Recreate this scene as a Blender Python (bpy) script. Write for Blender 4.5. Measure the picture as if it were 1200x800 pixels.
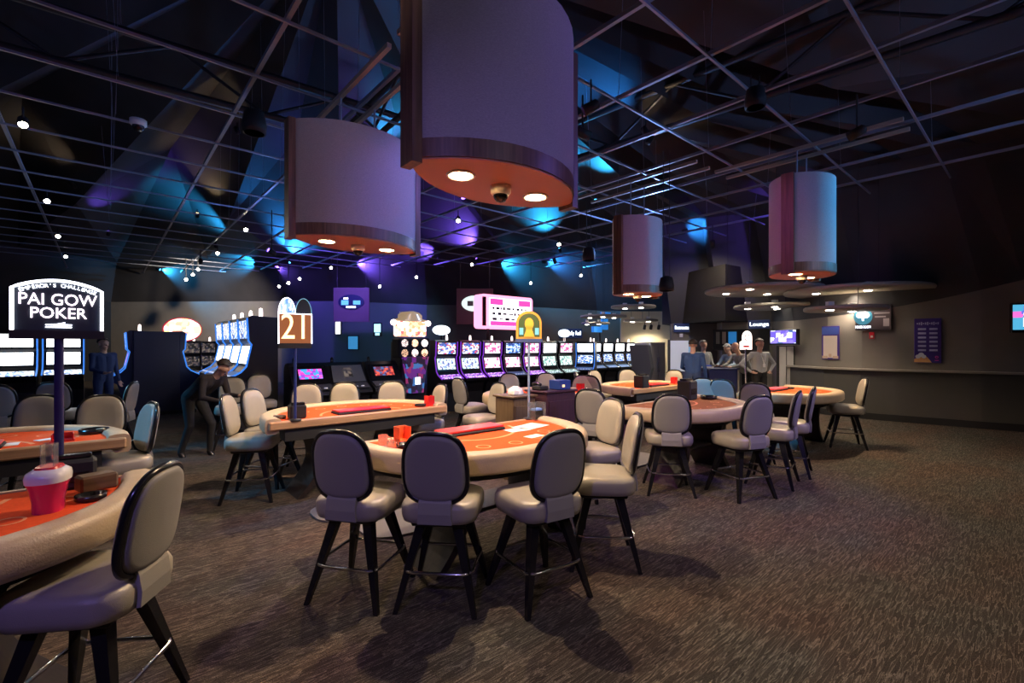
import bpy, bmesh, math, random
import numpy as np
from mathutils import Vector, Matrix
from mathutils.bvhtree import BVHTree
random.seed(7)
for o in list(bpy.data.objects):
    bpy.data.objects.remove(o)
SC = bpy.context.scene
COL = SC.collection
PI = math.pi
# ------------------------------------------------------------------ camera
F = 550.0; HOR = 405.0; CAMZ = 1.6
cd = bpy.data.cameras.new('camera'); cam = bpy.data.objects.new('camera', cd); COL.objects.link(cam)
cd.sensor_width = 36; cd.lens = 36 * F / 1200; cd.shift_y = (HOR - 400) / 1200
cd.clip_start = .05; cd.clip_end = 200
cam.location = (0, 0, CAMZ); cam.rotation_euler = (PI / 2, 0, 0)
SC.camera = cam
w = bpy.data.worlds.new('world'); SC.world = w; w.use_nodes = True
w.node_tree.nodes['Background'].inputs[0].default_value = (.004, .004, .006, 1)
w.node_tree.nodes['Background'].inputs[1].default_value = 1
SC.view_settings.view_transform = 'Standard'; SC.view_settings.look = 'None'
SC.view_settings.gamma = 1; SC.view_settings.use_curve_mapping = False
SC.view_settings.exposure = 0.38
DRUM_W = 132; UP_W = 900; DISC_W = 150; TRACK_W = 60

# grid directions of the room: s runs along the table rows, t points from the far rows to the camera side
TH = math.radians(41.15); CS, SN = math.cos(TH), math.sin(TH)
def st(s, t, z=0): return Vector((CS * s + SN * t, SN * s - CS * t, z))
def pd(px, d, z=0): return Vector(((px - 600) / F * d, d, z))
def zof(py, d): return CAMZ + (HOR - py) / F * d

# ------------------------------------------------------------------ materials
MATS = {}
def nt(m): return m.node_tree.nodes, m.node_tree.links
def mat(name, col, rough=.6, metal=0, emit=0, ecol=None, noise=0, nscale=20, bump=0, bscale=200, spec=.5, alpha=1, trans=0, coat=0):
    if name in MATS: return MATS[name]
    m = bpy.data.materials.new(name); m.use_nodes = True; MATS[name] = m
    N, L = nt(m); b = N['Principled BSDF']
    b.inputs['Base Color'].default_value = (*col, 1); b.inputs['Roughness'].default_value = rough
    b.inputs['Metallic'].default_value = metal; b.inputs['Specular IOR Level'].default_value = spec
    b.inputs['Alpha'].default_value = alpha; b.inputs['Transmission Weight'].default_value = trans
    b.inputs['Coat Weight'].default_value = coat
    if emit:
        b.inputs['Emission Color'].default_value = (*(ecol or col), 1); b.inputs['Emission Strength'].default_value = emit
    if noise or bump:
        tc = N.new('ShaderNodeTexCoord')
    if noise:
        n = N.new('ShaderNodeTexNoise'); n.inputs['Scale'].default_value = nscale; n.inputs['Detail'].default_value = 4
        L.new(tc.outputs['Object'], n.inputs['Vector'])
        r = N.new('ShaderNodeMapRange'); r.inputs['From Min'].default_value = .3; r.inputs['From Max'].default_value = .7
        r.inputs['To Min'].default_value = 1 - noise; r.inputs['To Max'].default_value = 1 + noise
        L.new(n.outputs['Fac'], r.inputs['Value'])
        mx = N.new('ShaderNodeVectorMath'); mx.operation = 'SCALE'; mx.inputs[0].default_value = col
        L.new(r.outputs['Result'], mx.inputs['Scale']); L.new(mx.outputs['Vector'], b.inputs['Base Color'])
    if bump:
        n2 = N.new('ShaderNodeTexNoise'); n2.inputs['Scale'].default_value = bscale
        L.new(tc.outputs['Object'], n2.inputs['Vector'])
        bp = N.new('ShaderNodeBump'); bp.inputs['Strength'].default_value = bump; bp.inputs['Distance'].default_value = .01
        L.new(n2.outputs['Fac'], bp.inputs['Height']); L.new(bp.outputs['Normal'], b.inputs['Normal'])
    return m
def wood(name, c1, c2, axis=2, rough=.4):
    if name in MATS: return MATS[name]
    m = mat(name, c1, rough); N, L = nt(m); b = N['Principled BSDF']
    tc = N.new('ShaderNodeTexCoord'); mp = N.new('ShaderNodeMapping')
    sc = [40, 40, 40]; sc[axis] = 2.2; mp.inputs['Scale'].default_value = sc
    n = N.new('ShaderNodeTexNoise'); n.inputs['Scale'].default_value = 1; n.inputs['Detail'].default_value = 6
    r = N.new('ShaderNodeValToRGB'); r.color_ramp.elements[0].position = .3; r.color_ramp.elements[1].position = .7
    r.color_ramp.elements[0].color = (*c1, 1); r.color_ramp.elements[1].color = (*c2, 1)
    L.new(tc.outputs['Object'], mp.inputs['Vector']); L.new(mp.outputs['Vector'], n.inputs['Vector'])
    L.new(n.outputs['Fac'], r.inputs['Fac']); L.new(r.outputs['Color'], b.inputs['Base Color'])
    return m
def screen(name, cols, scale=(6, 6), strength=2.0, white=.35):
    """a lit display: blocks of colour picked from a palette"""
    if name in MATS: return MATS[name]
    m = mat(name, (.02, .02, .02), .25); N, L = nt(m); b = N['Principled BSDF']
    tc = N.new('ShaderNodeTexCoord'); mp = N.new('ShaderNodeMapping'); mp.inputs['Scale'].default_value = (scale[0], scale[0], scale[1])
    v = N.new('ShaderNodeTexVoronoi'); v.distance = 'CHEBYCHEV'; v.inputs['Scale'].default_value = 1; v.inputs['Randomness'].default_value = .7
    sx = N.new('ShaderNodeSeparateColor')
    r = N.new('ShaderNodeValToRGB'); r.color_ramp.interpolation = 'CONSTANT'
    E = r.color_ramp.elements
    for i, c in enumerate(cols):
        p = i / len(cols)
        if i < 2: e = E[i]; e.position = p
        else: e = E.new(p)
        e.color = (*c, 1)
    L.new(tc.outputs['Object'], mp.inputs['Vector']); L.new(mp.outputs['Vector'], v.inputs['Vector'])
    L.new(v.outputs['Color'], sx.inputs[0]); L.new(sx.outputs[0], r.inputs['Fac'])
    L.new(r.outputs['Color'], b.inputs['Emission Color']); b.inputs['Emission Strength'].default_value = strength
    return m
def fabric_mat(name, col):
    m = mat(name, col, .85); N, L = nt(m); b = N['Principled BSDF']
    tc = N.new('ShaderNodeTexCoord'); mp = N.new('ShaderNodeMapping'); mp.inputs['Scale'].default_value = (60, 60, 260)
    n = N.new('ShaderNodeTexNoise'); n.inputs['Scale'].default_value = 1; n.inputs['Detail'].default_value = 2
    L.new(tc.outputs['Object'], mp.inputs['Vector']); L.new(mp.outputs['Vector'], n.inputs['Vector'])
    r = N.new('ShaderNodeMapRange'); r.inputs['To Min'].default_value = .65; r.inputs['To Max'].default_value = 1.3
    L.new(n.outputs['Fac'], r.inputs['Value'])
    mx = N.new('ShaderNodeVectorMath'); mx.operation = 'SCALE'; mx.inputs[0].default_value = col
    L.new(r.outputs['Result'], mx.inputs['Scale']); L.new(mx.outputs['Vector'], b.inputs['Base Color'])
    return m
def carpet_mat():
    m = mat('carpet', (.06, .05, .045), .95, spec=.1); N, L = nt(m); b = N['Principled BSDF']
    tc = N.new('ShaderNodeTexCoord'); mp = N.new('ShaderNodeMapping')
    mp.inputs['Rotation'].default_value = (0, 0, -TH)
    L.new(tc.outputs['Object'], mp.inputs['Vector'])
    def noise(scale, det, dist=0):
        mm = N.new('ShaderNodeMapping'); mm.inputs['Scale'].default_value = scale
        L.new(mp.outputs['Vector'], mm.inputs['Vector'])
        n = N.new('ShaderNodeTexNoise'); n.inputs['Scale'].default_value = 1; n.inputs['Detail'].default_value = det
        n.inputs['Distortion'].default_value = dist
        L.new(mm.outputs['Vector'], n.inputs['Vector']); return n
    n1 = noise((5.2, 58, 1), 2, .3)          # wavy dashes along the rows
    n2 = noise((170, 170, 1), 1)            # pile
    n3 = noise((.9, 1.6, 1), 2)             # broad tone
    r = N.new('ShaderNodeValToRGB'); E = r.color_ramp.elements
    E[0].position = .40; E[0].color = (.052, .043, .037, 1); E[1].position = .60; E[1].color = (.060, .049, .042, 1)
    
    for q_, c_ in ((.455, (.038, .031, .027, 1)), (.475, (.15, .127, .107, 1)), (.50, (.165, .14, .118, 1)), (.525, (.042, .034, .030, 1)), (.555, (.12, .10, .085, 1)), (.575, (.045, .037, .032, 1))):
        e = E.new(q_); e.color = c_
    L.new(n1.outputs['Fac'], r.inputs['Fac'])
    a = N.new('ShaderNodeMapRange'); a.inputs['From Min'].default_value = .3; a.inputs['From Max'].default_value = .7
    a.inputs['To Min'].default_value = .55; a.inputs['To Max'].default_value = 1.4
    L.new(n2.outputs['Fac'], a.inputs['Value'])
    r3 = N.new('ShaderNodeValToRGB'); r3.color_ramp.elements[0].color = (1.1, .92, .84, 1); r3.color_ramp.elements[1].color = (.92, 1, .98, 1)
    r3.color_ramp.elements[0].position = .35; r3.color_ramp.elements[1].position = .65
    L.new(n3.outputs['Fac'], r3.inputs['Fac'])
    m1 = N.new('ShaderNodeVectorMath'); m1.operation = 'SCALE'; L.new(r.outputs['Color'], m1.inputs[0]); L.new(a.outputs['Result'], m1.inputs['Scale'])
    m2 = N.new('ShaderNodeVectorMath'); m2.operation = 'MULTIPLY'; L.new(m1.outputs['Vector'], m2.inputs[0]); L.new(r3.outputs['Color'], m2.inputs[1])
    L.new(m2.outputs['Vector'], b.inputs['Base Color'])
    bp = N.new('ShaderNodeBump'); bp.inputs['Strength'].default_value = .5; bp.inputs['Distance'].default_value = .01
    L.new(n2.outputs['Fac'], bp.inputs['Height']); L.new(bp.outputs['Normal'], b.inputs['Normal'])
    return m

M_CARPET = carpet_mat()
M_VINYL = mat('stool_vinyl', (.35, .31, .25), .3, bump=.15, bscale=300)
M_VINYLB = mat('stool_back_vinyl', (.27, .25, .235), .5, bump=.15, bscale=300)
M_BLACK = mat('black_gloss', (.012, .011, .012), .22)
M_BLKM = mat('black_matte', (.014, .013, .014), .7)
M_DKWOOD = wood('dark_leg_wood', (.012, .008, .007), (.03, .018, .014), 2, .42)
M_CHROME = mat('chrome', (.75, .75, .78), .12, 1)
M_RAIL = mat('rail_leather', (.52, .39, .25), .42, bump=.2, bscale=120, noise=.06, nscale=8)
M_WOODEDGE = wood('table_edge_wood', (.42, .24, .12), (.55, .33, .17), 0)
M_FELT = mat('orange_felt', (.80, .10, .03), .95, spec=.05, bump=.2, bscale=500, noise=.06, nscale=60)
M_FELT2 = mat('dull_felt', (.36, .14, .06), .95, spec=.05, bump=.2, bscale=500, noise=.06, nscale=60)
M_PRINT = mat('felt_print', (.85, .30, .13), .85)
M_RED = mat('red_plastic', (.62, .015, .02), .3)
M_WHITE = mat('white_card', (.85, .83, .8), .6)
M_GLASS = mat('clear_glass', (.9, .95, .95), .03, trans=.9, alpha=.5)
M_FABRIC = fabric_mat('shade_fabric', (.42, .38, .40))
M_SHADEWOOD = wood('shade_walnut', (.10, .055, .035), (.22, .12, .07), 2, .45)
M_SHADEBOT = mat('shade_bottom_panel', (.5, .22, .15), .5)
M_LAMP = mat('lamp_glow', (1, .85, .6), .4, emit=18, ecol=(1, .82, .55))
M_BULB = mat('small_lamp_glow', (1, .95, .85), .4, emit=22, ecol=(1, .9, .75))
M_WALL = mat('grey_taupe_paint', (.20, .178, .152), .8, noise=.05, nscale=3)
M_WALLD = mat('dark_taupe_paint', (.085, .078, .07), .75, noise=.05, nscale=3)
M_BLUEW = mat('teal_grey_paint', (.13, .15, .17), .8)
M_ROOF = mat('black_roof', (.05, .048, .052), .6, noise=.25, nscale=.6)
M_STEEL = mat('painted_grid_steel', (.24, .26, .33), .4, .1)
M_TRUSS = mat('truss_black', (.035, .035, .04), .5, .3)
M_TANRAIL = mat('tan_mount_rail', (.38, .32, .26), .5)
M_SKIN = mat('skin', (.55, .33, .24), .6)

# ------------------------------------------------------------------ mesh builder
class MB:
    def __init__(s): s.v = []; s.f = []; s.m = []; s.sm = []
    def add(s, vs, fs, mi=0, M=None, smooth=False):
        o = len(s.v)
        for p in vs:
            p = Vector(p); s.v.append(M @ p if M is not None else p)
        for f in fs: s.f.append([i + o for i in f]); s.m.append(mi); s.sm.append(smooth)
        return s
    def box(s, c, d, mi=0, M=None, rz=0, bev=0):
        x, y, z = d[0] / 2, d[1] / 2, d[2] / 2
        R = Matrix.Translation(c) @ Matrix.Rotation(rz, 4, 'Z')
        if M is not None: R = M @ R
        if bev:
            b = min(bev, x * .9, y * .9, z * .9)
            vs = []
            for sx in (-1, 1):
                for sy in (-1, 1):
                    for sz in (-1, 1):
                        vs += [(sx * x, sy * (y - b), sz * (z - b)), (sx * (x - b), sy * y, sz * (z - b)), (sx * (x - b), sy * (y - b), sz * z)]
            bm = bmesh.new()
            for p in vs: bm.verts.new(p)
            r = bmesh.ops.convex_hull(bm, input=bm.verts[:]); bm.verts.index_update()
            bmesh.ops.dissolve_limit(bm, angle_limit=.01, verts=bm.verts[:], edges=bm.edges[:]); bm.verts.index_update()
            bm.normal_update()
            s.add([v.co.copy() for v in bm.verts], [[v.index for v in f.verts] for f in bm.faces], mi, R); bm.free()
            return s
        vs = [(-x, -y, -z), (x, -y, -z), (x, y, -z), (-x, y, -z), (-x, -y, z), (x, -y, z), (x, y, z), (-x, y, z)]
        return s.add(vs, [(0, 3, 2, 1), (4, 5, 6, 7), (0, 1, 5, 4), (1, 2, 6, 5), (2, 3, 7, 6), (3, 0, 4, 7)], mi, R)
    def prism(s, poly, z0, z1, mi=0, M=None, smooth=False, capm=None):
        n = len(poly); vs = [(x, y, z0) for x, y in poly] + [(x, y, z1) for x, y in poly]
        s.add(vs, [(i, (i + 1) % n, n + (i + 1) % n, n + i) for i in range(n)], mi, M, smooth)
        s.add(vs, [list(range(n - 1, -1, -1)), list(range(n, 2 * n))], mi if capm is None else capm, M)
        return s
    def rings(s, rs, mi=0, M=None, caps=True, smooth=True, closed=True):
        n = len(rs[0]); vs = [p for r in rs for p in r]; fs = []
        for i in range(len(rs) - 1):
            for j in range(n if closed else n - 1):
                k = (j + 1) % n; fs.append((i * n + j, i * n + k, (i + 1) * n + k, (i + 1) * n + j))
        s.add(vs, fs, mi, M, smooth)
        if caps: s.add(vs, [list(range(n - 1, -1, -1)), [(len(rs) - 1) * n + j for j in range(n)]], mi, M)
        return s
    def tube(s, pts, r, n=8, mi=0, M=None, closed=False, caps=True):
        pts = [Vector(p) for p in pts]; N = len(pts); rs = []
        rr = r if isinstance(r, (list, tuple)) else [r] * N
        up = None
        for i, p in enumerate(pts):
            a = pts[(i - 1) % N] if closed or i else p; b = pts[(i + 1) % N] if closed or i < N - 1 else p
            d = (b - a).normalized()
            if up is None: up = Vector((0, 0, 1)) if abs(d.z) < .9 else Vector((1, 0, 0))
            x = d.cross(up).normalized(); y = x.cross(d).normalized(); up = y
            rs.append([p + (x * math.cos(2 * PI * k / n) + y * math.sin(2 * PI * k / n)) * rr[i] for k in range(n)])
        if closed: rs.append(rs[0]); caps = False
        return s.rings(rs, mi, M, caps)
    def lathe(s, prof, n=24, mi=0, M=None, smooth=True):
        rs = [[(r * math.cos(2 * PI * k / n), r * math.sin(2 * PI * k / n), z) for k in range(n)] for r, z in prof]
        return s.rings(rs, mi, M, True, smooth)
    def mesh(s, name, mats):
        me = bpy.data.meshes.new(name); me.from_pydata([tuple(p) for p in s.v], [], s.f)
        if not isinstance(mats, (list, tuple)): mats = [mats]
        for m in mats: me.materials.append(m)
        me.polygons.foreach_set('material_index', s.m); me.polygons.foreach_set('use_smooth', s.sm)
        bm = bmesh.new(); bm.from_mesh(me); bmesh.ops.recalc_face_normals(bm, faces=bm.faces); bm.to_mesh(me); bm.free()
        return me
    def build(s, name, mats, parent=None, **kw): return obj(name, s.mesh(name, mats), parent, **kw)

def obj(name, me, parent=None, loc=None, rz=None, label=None, cat=None, group=None, kind=None):
    o = bpy.data.objects.new(name, me); COL.objects.link(o)
    if parent is not None: o.parent = parent
    if loc is not None: o.location = loc
    if rz is not None: o.rotation_euler = (0, 0, rz)
    if label: o['label'] = label
    if cat: o['category'] = cat
    if group: o['group'] = group
    if kind: o['kind'] = kind
    return o
def thing(name, label, cat, loc=(0, 0, 0), rz=0, group=None):
    o = obj(name, None, None, loc, rz, label, cat, group); o.empty_display_size = .1
    return o
def spot(parent, loc, target, W, col, size=90, blend=.5, r=.05, name='lamp_light'):
    l = bpy.data.lights.new(name, 'SPOT'); l.energy = W; l.color = col; l.spot_size = math.radians(size); l.spot_blend = blend; l.shadow_soft_size = r
    o = bpy.data.objects.new(name, l); COL.objects.link(o); o.parent = parent; o.location = loc
    o.rotation_euler = (Vector(target) - Vector(loc)).to_track_quat('-Z', 'Y').to_euler()
    return o
def rrect(w, h, r, n=5):
    p = []
    for cx, cy, a in ((w / 2 - r, h / 2 - r, 0), (-w / 2 + r, h / 2 - r, 1), (-w / 2 + r, -h / 2 + r, 2), (w / 2 - r, -h / 2 + r, 3)):
        for k in range(n + 1):
            t = (a + k / n) * PI / 2; p.append((cx + r * math.cos(t), cy + r * math.sin(t)))
    return p
TXT = {}
def text_mesh(body, size, ext=.002, align='CENTER'):
    k = (body, size, ext, align)
    if k in TXT: return TXT[k]
    cu = bpy.data.curves.new('text', 'FONT'); cu.body = body; cu.size = size; cu.extrude = ext; cu.align_x = align; cu.align_y = 'CENTER'; cu.resolution_u = 3
    o = bpy.data.objects.new('text', cu); COL.objects.link(o)
    bpy.context.view_layer.update()
    me = bpy.data.meshes.new_from_object(o.evaluated_get(bpy.context.evaluated_depsgraph_get()))
    bpy.data.objects.remove(o); TXT[k] = me; return me
def text(parent, body, size, loc, m, rot=(PI / 2, 0, 0), sx=1, name='lettering'):
    me = text_mesh(body, size).copy(); me.materials.clear(); me.materials.append(m)
    o = obj(name, me, parent, loc); o.rotation_euler = rot; o.scale = (sx, 1, 1); return o
UP = Matrix.Rotation(PI / 2, 4, 'X')      # local xy polygon -> upright xz, thickness along -y

# ------------------------------------------------------------------ room shell
WALLPTS = [(11.2, -4, 2.9), (11.2, 4.5, 3.0)]
for px, d, zt in ((1330, 8.05, 3.05), (1200, 8.8, 2.84), (1150, 9.15, 2.69), (1100, 9.57, 2.55), (1050, 10.0, 2.43), (1010, 10.4, 2.33), (970, 11.0, 2.28), (930, 12.2, 2.25)):
    p = pd(px, d); WALLPTS.append((p.x, p.y, zt))
for px, d, zt in ((905, 13.6, 2.3), (846, 14.2, 2.3), (840, 14.9, 2.3), (787, 15.0, 2.3)):
    p = pd(px, d); WALLPTS.append((p.x, p.y, zt))
for px, d, zt in ((786, 19.5, 3.0), (700, 20, 3.1), (600, 20, 3.3), (500, 19.5, 3.3), (400, 20, 3.5), (330, 20.5, 3.55), (240, 21.2, 3.6), (130, 22, 3.65)):
    p = pd(px, d); WALLPTS.append((p.x, p.y, zt))
WALLPTS += [(-21, 15, 3.6), (-21, 6, 3.6), (-18, -4, 3.6)]
NW = len(WALLPTS)
mb = MB(); mb.add([(x, y, 0) for x, y, z in WALLPTS], [list(range(NW))])
mb.build('floor', M_CARPET, kind='structure', label='dark brown patterned carpet floor with streaks', cat='floor')
def wall(name, i0, i1, m, label, thick=.15):
    b = MB()
    for i in range(i0, i1):
        a, c = WALLPTS[i % NW], WALLPTS[(i + 1) % NW]
        p, q = Vector(a[:2]), Vector(c[:2]); n = Vector((q.y - p.y, p.x - q.x)).normalized() * thick
        vs = [(p.x, p.y, 0), (q.x, q.y, 0), (q.x, q.y, c[2]), (p.x, p.y, a[2]), (p.x + n.x, p.y + n.y, 0), (q.x + n.x, q.y + n.y, 0), (q.x + n.x, q.y + n.y, c[2]), (p.x + n.x, p.y + n.y, a[2])]
        b.add(vs, [(0, 1, 2, 3), (5, 4, 7, 6), (0, 4, 5, 1), (3, 2, 6, 7), (0, 3, 7, 4), (1, 5, 6, 2)])
    return b.build(name, m, kind='structure', label=label, cat='wall')
wall('wall_right', 0, 9, M_WALL, 'curved taupe wall behind the drink ledge')
wall('wall_lounge', 9, 13, M_WALL, 'taupe wall around the lounge and restroom doorway')
wall('wall_kitchen', 13, 17, M_WALL, 'dim taupe wall far behind the slot machines')
wall('wall_back', 17, 19, M_BLUEW, 'teal grey wall behind the slant-top machines')
wall('wall_backleft', 19, 21, M_WALL, 'taupe wall behind the blue slot bank')
wall('wall_left', 21, 23, M_BLKM, 'black wall beyond the bright slot machines')
wall('wall_rear', 23, 25, M_WALL, 'taupe wall behind the camera')
# drink ledge half wall along the curved wall, skirting
b = MB(); b2 = MB(); b3 = MB()
idx = list(range(1, 10))
for i in idx[:-1]:
    p, q = Vector(WALLPTS[i][:2]), Vector(WALLPTS[i + 1][:2]); 
    def nrm(k):
        a = Vector(WALLPTS[max(k - 1, 0)][:2]); c = Vector(WALLPTS[k + 1][:2]); v = c - a; return Vector((-v.y, v.x)).normalized()
    def seg(bb, o0, o1, z0, z1):
        P = [p + nrm(i) * o0, q + nrm(i + 1) * o0, q + nrm(i + 1) * o1, p + nrm(i) * o1]
        vs = [(v.x, v.y, z0) for v in P] + [(v.x, v.y, z1) for v in P]
        bb.add(vs, [(0, 1, 2, 3), (7, 6, 5, 4), (0, 4, 5, 1), (1, 5, 6, 2), (2, 6, 7, 3), (3, 7, 4, 0)])
    seg(b, .0, .12, 0.001, 1.06); seg(b2, .0, .2, 1.06, 1.10); seg(b3, .12, .14, .001, .14)
hw = thing('half_wall', 'dark half wall with a drink ledge along the curved wall', 'half wall')
b.build('panel', M_WALLD, hw); b2.build('ledge', mat('ledge_top', (.35, .31, .26), .35), hw); b3.build('baseboard', M_BLKM, hw)

# roof: folded black planes
ctr = Vector((-3, 8)); per = []
for i in range(NW):
    a, c = WALLPTS[i], WALLPTS[(i + 1) % NW]; L = math.hypot(c[0] - a[0], c[1] - a[1]); k = max(1, round(L / 3.5))
    for j in range(k):
        t = j / k; per.append(Vector((a[0] + (c[0] - a[0]) * t, a[1] + (c[1] - a[1]) * t, a[2] + (c[2] - a[2]) * t)))
n = len(per); vs = []; fs = []
for i, p in enumerate(per):
    q = Vector((p.x, p.y))
    vs.append(p); r1 = ctr + (q - ctr) * .93; vs.append(Vector((r1.x, r1.y, 5.35)))
    r2 = ctr + (q - ctr) * (.62 if i % 2 else .5); vs.append(Vector((r2.x, r2.y, 6.0 if i % 2 else 7.9)))
vs.append(Vector((ctr.x, ctr.y, 8.8)))
for i in range(n):
    j = (i + 1) % n
    fs += [(3 * i, 3 * j, 3 * j + 1, 3 * i + 1), (3 * i + 1, 3 * j + 1, 3 * j + 2), (3 * i + 1, 3 * j + 2, 3 * i + 2), (3 * i + 2, 3 * j + 2, 3 * n)]
mb = MB(); mb.add(vs, fs); roof = mb.build('ceiling', M_ROOF, kind='structure', label='black folded roof planes above the open grid', cat='ceiling')
ROOFBVH = BVHTree.FromPolygons([tuple(v) for v in vs], fs)
def roof_z(x, y):
    h = ROOFBVH.ray_cast(Vector((x, y, 0)), Vector((0, 0, 1))); return h[0].z if h[0] else 5
def roof_hit(px, py):
    d = Vector(((px - 600) / F, 1, (HOR - py) / F)).normalized(); h = ROOFBVH.ray_cast(Vector((0, 0, CAMZ)), d); return h[0], h[1]
# ------------------------------------------------------------------ ceiling grid
G = 1.22; GZ = 4.8
grid = thing('ceiling_grid', 'blue-lit open steel grid hanging under the black roof', 'ceiling grid', (0, 0, GZ))
inner = [ctr + (Vector((p.x, p.y)) - ctr) * .93 for p in per]
def inside(x, y):
    c = False
    for i in range(n):
        a, bb = inner[i], inner[(i + 1) % n]
        if (a.y > y) != (bb.y > y) and x < (bb.x - a.x) * (y - a.y) / (bb.y - a.y) + a.x: c = not c
    return c
def clip_line(f):
    run = []; prev = None
    for k in range(-140, 141):
        u = k * .25; p = f(u)
        if inside(p.x, p.y):
            if prev is None: prev = u
            last = u
        elif prev is not None:
            run.append((prev, last)); prev = None
    return max(run, key=lambda r: r[1] - r[0]) if run else None
def bar(name, a, c, wd, ht, m, parent, z=0):
    a = Vector(a); c = Vector(c); L = (c - a).length
    me = MB().box((0, 0, 0), (L, wd, ht)).mesh(name, m); o = obj(name, me, parent, (a + c) / 2)
    o.rotation_euler = ((c - a).normalized()).to_track_quat('X', 'Z').to_euler(); return o
for k in range(-14, 24):
    if k < 2 and k not in (-7, -4, -1, 1): continue
    s = (k + .12) * G; r = clip_line(lambda u: st(s, u))
    if r and r[1] - r[0] > 2:
        bar('grid_bar', st(s, r[0], 0), st(s, r[1], 0), .044, .045, M_STEEL, grid)
for k in range(-3, 20):
    t = -k * G; r = clip_line(lambda u: st(u, t))
    if r and r[1] - r[0] > 2:
        bar('grid_bar', st(r[0], t, -.05), st(r[1], t, -.045), .026, .028, M_STEEL, grid)
cnt = 0
for k in range(-8, 14, 2):
    for j in range(0, 14, 1):
        p = st((k + .12) * G, -j * G)
        if inside(p.x, p.y) and .5 < p.y < 14 and abs(p.x) < p.y * 1.1 + .5:
            rz = roof_z(p.x, p.y) - GZ
            if rz > .2:
                me = MB().tube([(0, 0, .02), (random.uniform(-.15, .15), random.uniform(-.15, .15), rz - .02)], .004, 4).mesh('hanger_wire', M_STEEL)
                obj('hanger_wire', me, grid, (p.x, p.y, 0)); cnt += 1
# roof trusses
def truss(a, c, h, label):
    a = Vector(a); c = Vector(c); o = thing('roof_truss', label, 'truss', a); v = c - a; L = v.length; u = v.normalized()
    k = max(4, int(L / 1.3)); pts = [v * (i / k) for i in range(k + 1)]; dn = Vector((0, 0, -h))
    MB().tube([pts[0], pts[-1]], .06, 6).build('top_chord', M_TRUSS, o); MB().tube([pts[0] + dn, pts[-1] + dn], .06, 6).build('bottom_chord', M_TRUSS, o)
    for i in range(k):
        MB().tube([pts[i] + (dn if i % 2 else dn * 0), pts[i + 1] + (dn * 0 if i % 2 else dn)], .03, 5).build('web_bar', M_TRUSS, o)
truss(st(-3, -3.2, 6.9), st(-3, -15, 6.2), .8, 'black lattice truss high above the pai gow table')
truss(st(4.2, -2.5, 7.0), st(4.2, -15, 6.3), .8, 'black lattice truss high behind the two big drum lamps')
truss(st(8.2, 1.0, 6.3), st(8.2, -9, 6.8), .8, 'black lattice truss high above the right-hand tables')
truss(st(-7, -9, 6.0), st(10, -9, 6.6), .7, 'long black lattice truss crossing high above the slot machines')

# ------------------------------------------------------------------ uplights on the roof
BLUE = (.03, .30, 1.0); TEAL = (.03, .46, 1.0); PURP = (.20, .10, 1.0); WARM = (1, .72, .42)
UPL = [(250, 255, TEAL, 1.0), (205, 332, TEAL, .9), (295, 315, TEAL, 1.2), (345, 290, BLUE, .9), (645, 255, TEAL, .9), (595, 322, TEAL, 1.1), (465, 145, TEAL, .5),
       (700, 185, TEAL, .8), (715, 110, BLUE, .5), (430, 322, PURP, 1.2), (545, 280, PURP, 1.0), (390, 240, PURP, .15), (500, 300, PURP, .9), (340, 335, PURP, .7), (130, 232, PURP, .12),
       (240, 210, WARM, .07), (270, 110, WARM, .03), (780, 120, WARM, .12), (60, 170, WARM, .03), (650, 318, BLUE, .8), (960, 250, PURP, .25), (815, 275, BLUE, .5)]
def can_lamp(name, label, cat, pos, target, W, col, size, glow, r=.05, group=None, blend=.6, sc=1):
    o = thing(name, label, cat, pos, 0, group)
    d = (Vector(target) - Vector(pos)).normalized(); q = d.to_track_quat('-Z', 'Y').to_matrix().to_4x4()
    MB().lathe([(.03 * sc, .09 * sc), (.055 * sc, .07 * sc), (.06 * sc, -.09 * sc), (.05 * sc, -.09 * sc), (.05 * sc, -.06 * sc)], 14, 0, q).build('housing', M_BLKM, o)
    MB().tube([(0, 0, .06 * sc), (0, 0, max(.2 * sc, (GZ - pos[2]) - .02 if name in ('track_light', 'added_spot') else 0))], .012, 6).build('stem', M_BLKM, o)
    MB().lathe([(.001, -.074 * sc), (.048 * sc, -.074 * sc)], 14, 0, q).build('lens', glow, o)
    if W: spot(o, d * .10 * sc, d * 2, W, col, size, blend, r)
    return o
GLOWS = {BLUE: mat('blue_lens', (.1, .4, 1), .4, emit=4), TEAL: mat('teal_lens', (.1, .6, 1), .4, emit=4), PURP: mat('purple_lens', (.3, .15, 1), .4, emit=4), WARM: mat('warm_lens', (1, .7, .4), .4, emit=3)}
CNAME = {BLUE: 'blue', TEAL: 'teal', PURP: 'purple', WARM: 'amber'}
WHERE = ['above the pai gow sign', 'over the far left slot bank', 'above the blue-lit slot bank', 'left of the fabric drum lamp over the far table', 'beneath the big drum lamp', 'above the big pink sign',
         'between the two big drum lamps', 'right of the big drum lamp', 'high right of the big drum lamp', 'above the oval wall sign', 'behind the gap between the big drum lamps', 'beside the left drum lamp',
         'under the left drum lamp tip', 'above the twenty-one sign', 'above the white dome camera', 'left of the blue roof patch', 'high on the upper left roof', 'above the right-hand grid', 'at the far upper left', 'above the white-lit machines by the kitchen',
         'above the right drum lamp', 'between the two right-hand drum lamps']
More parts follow.
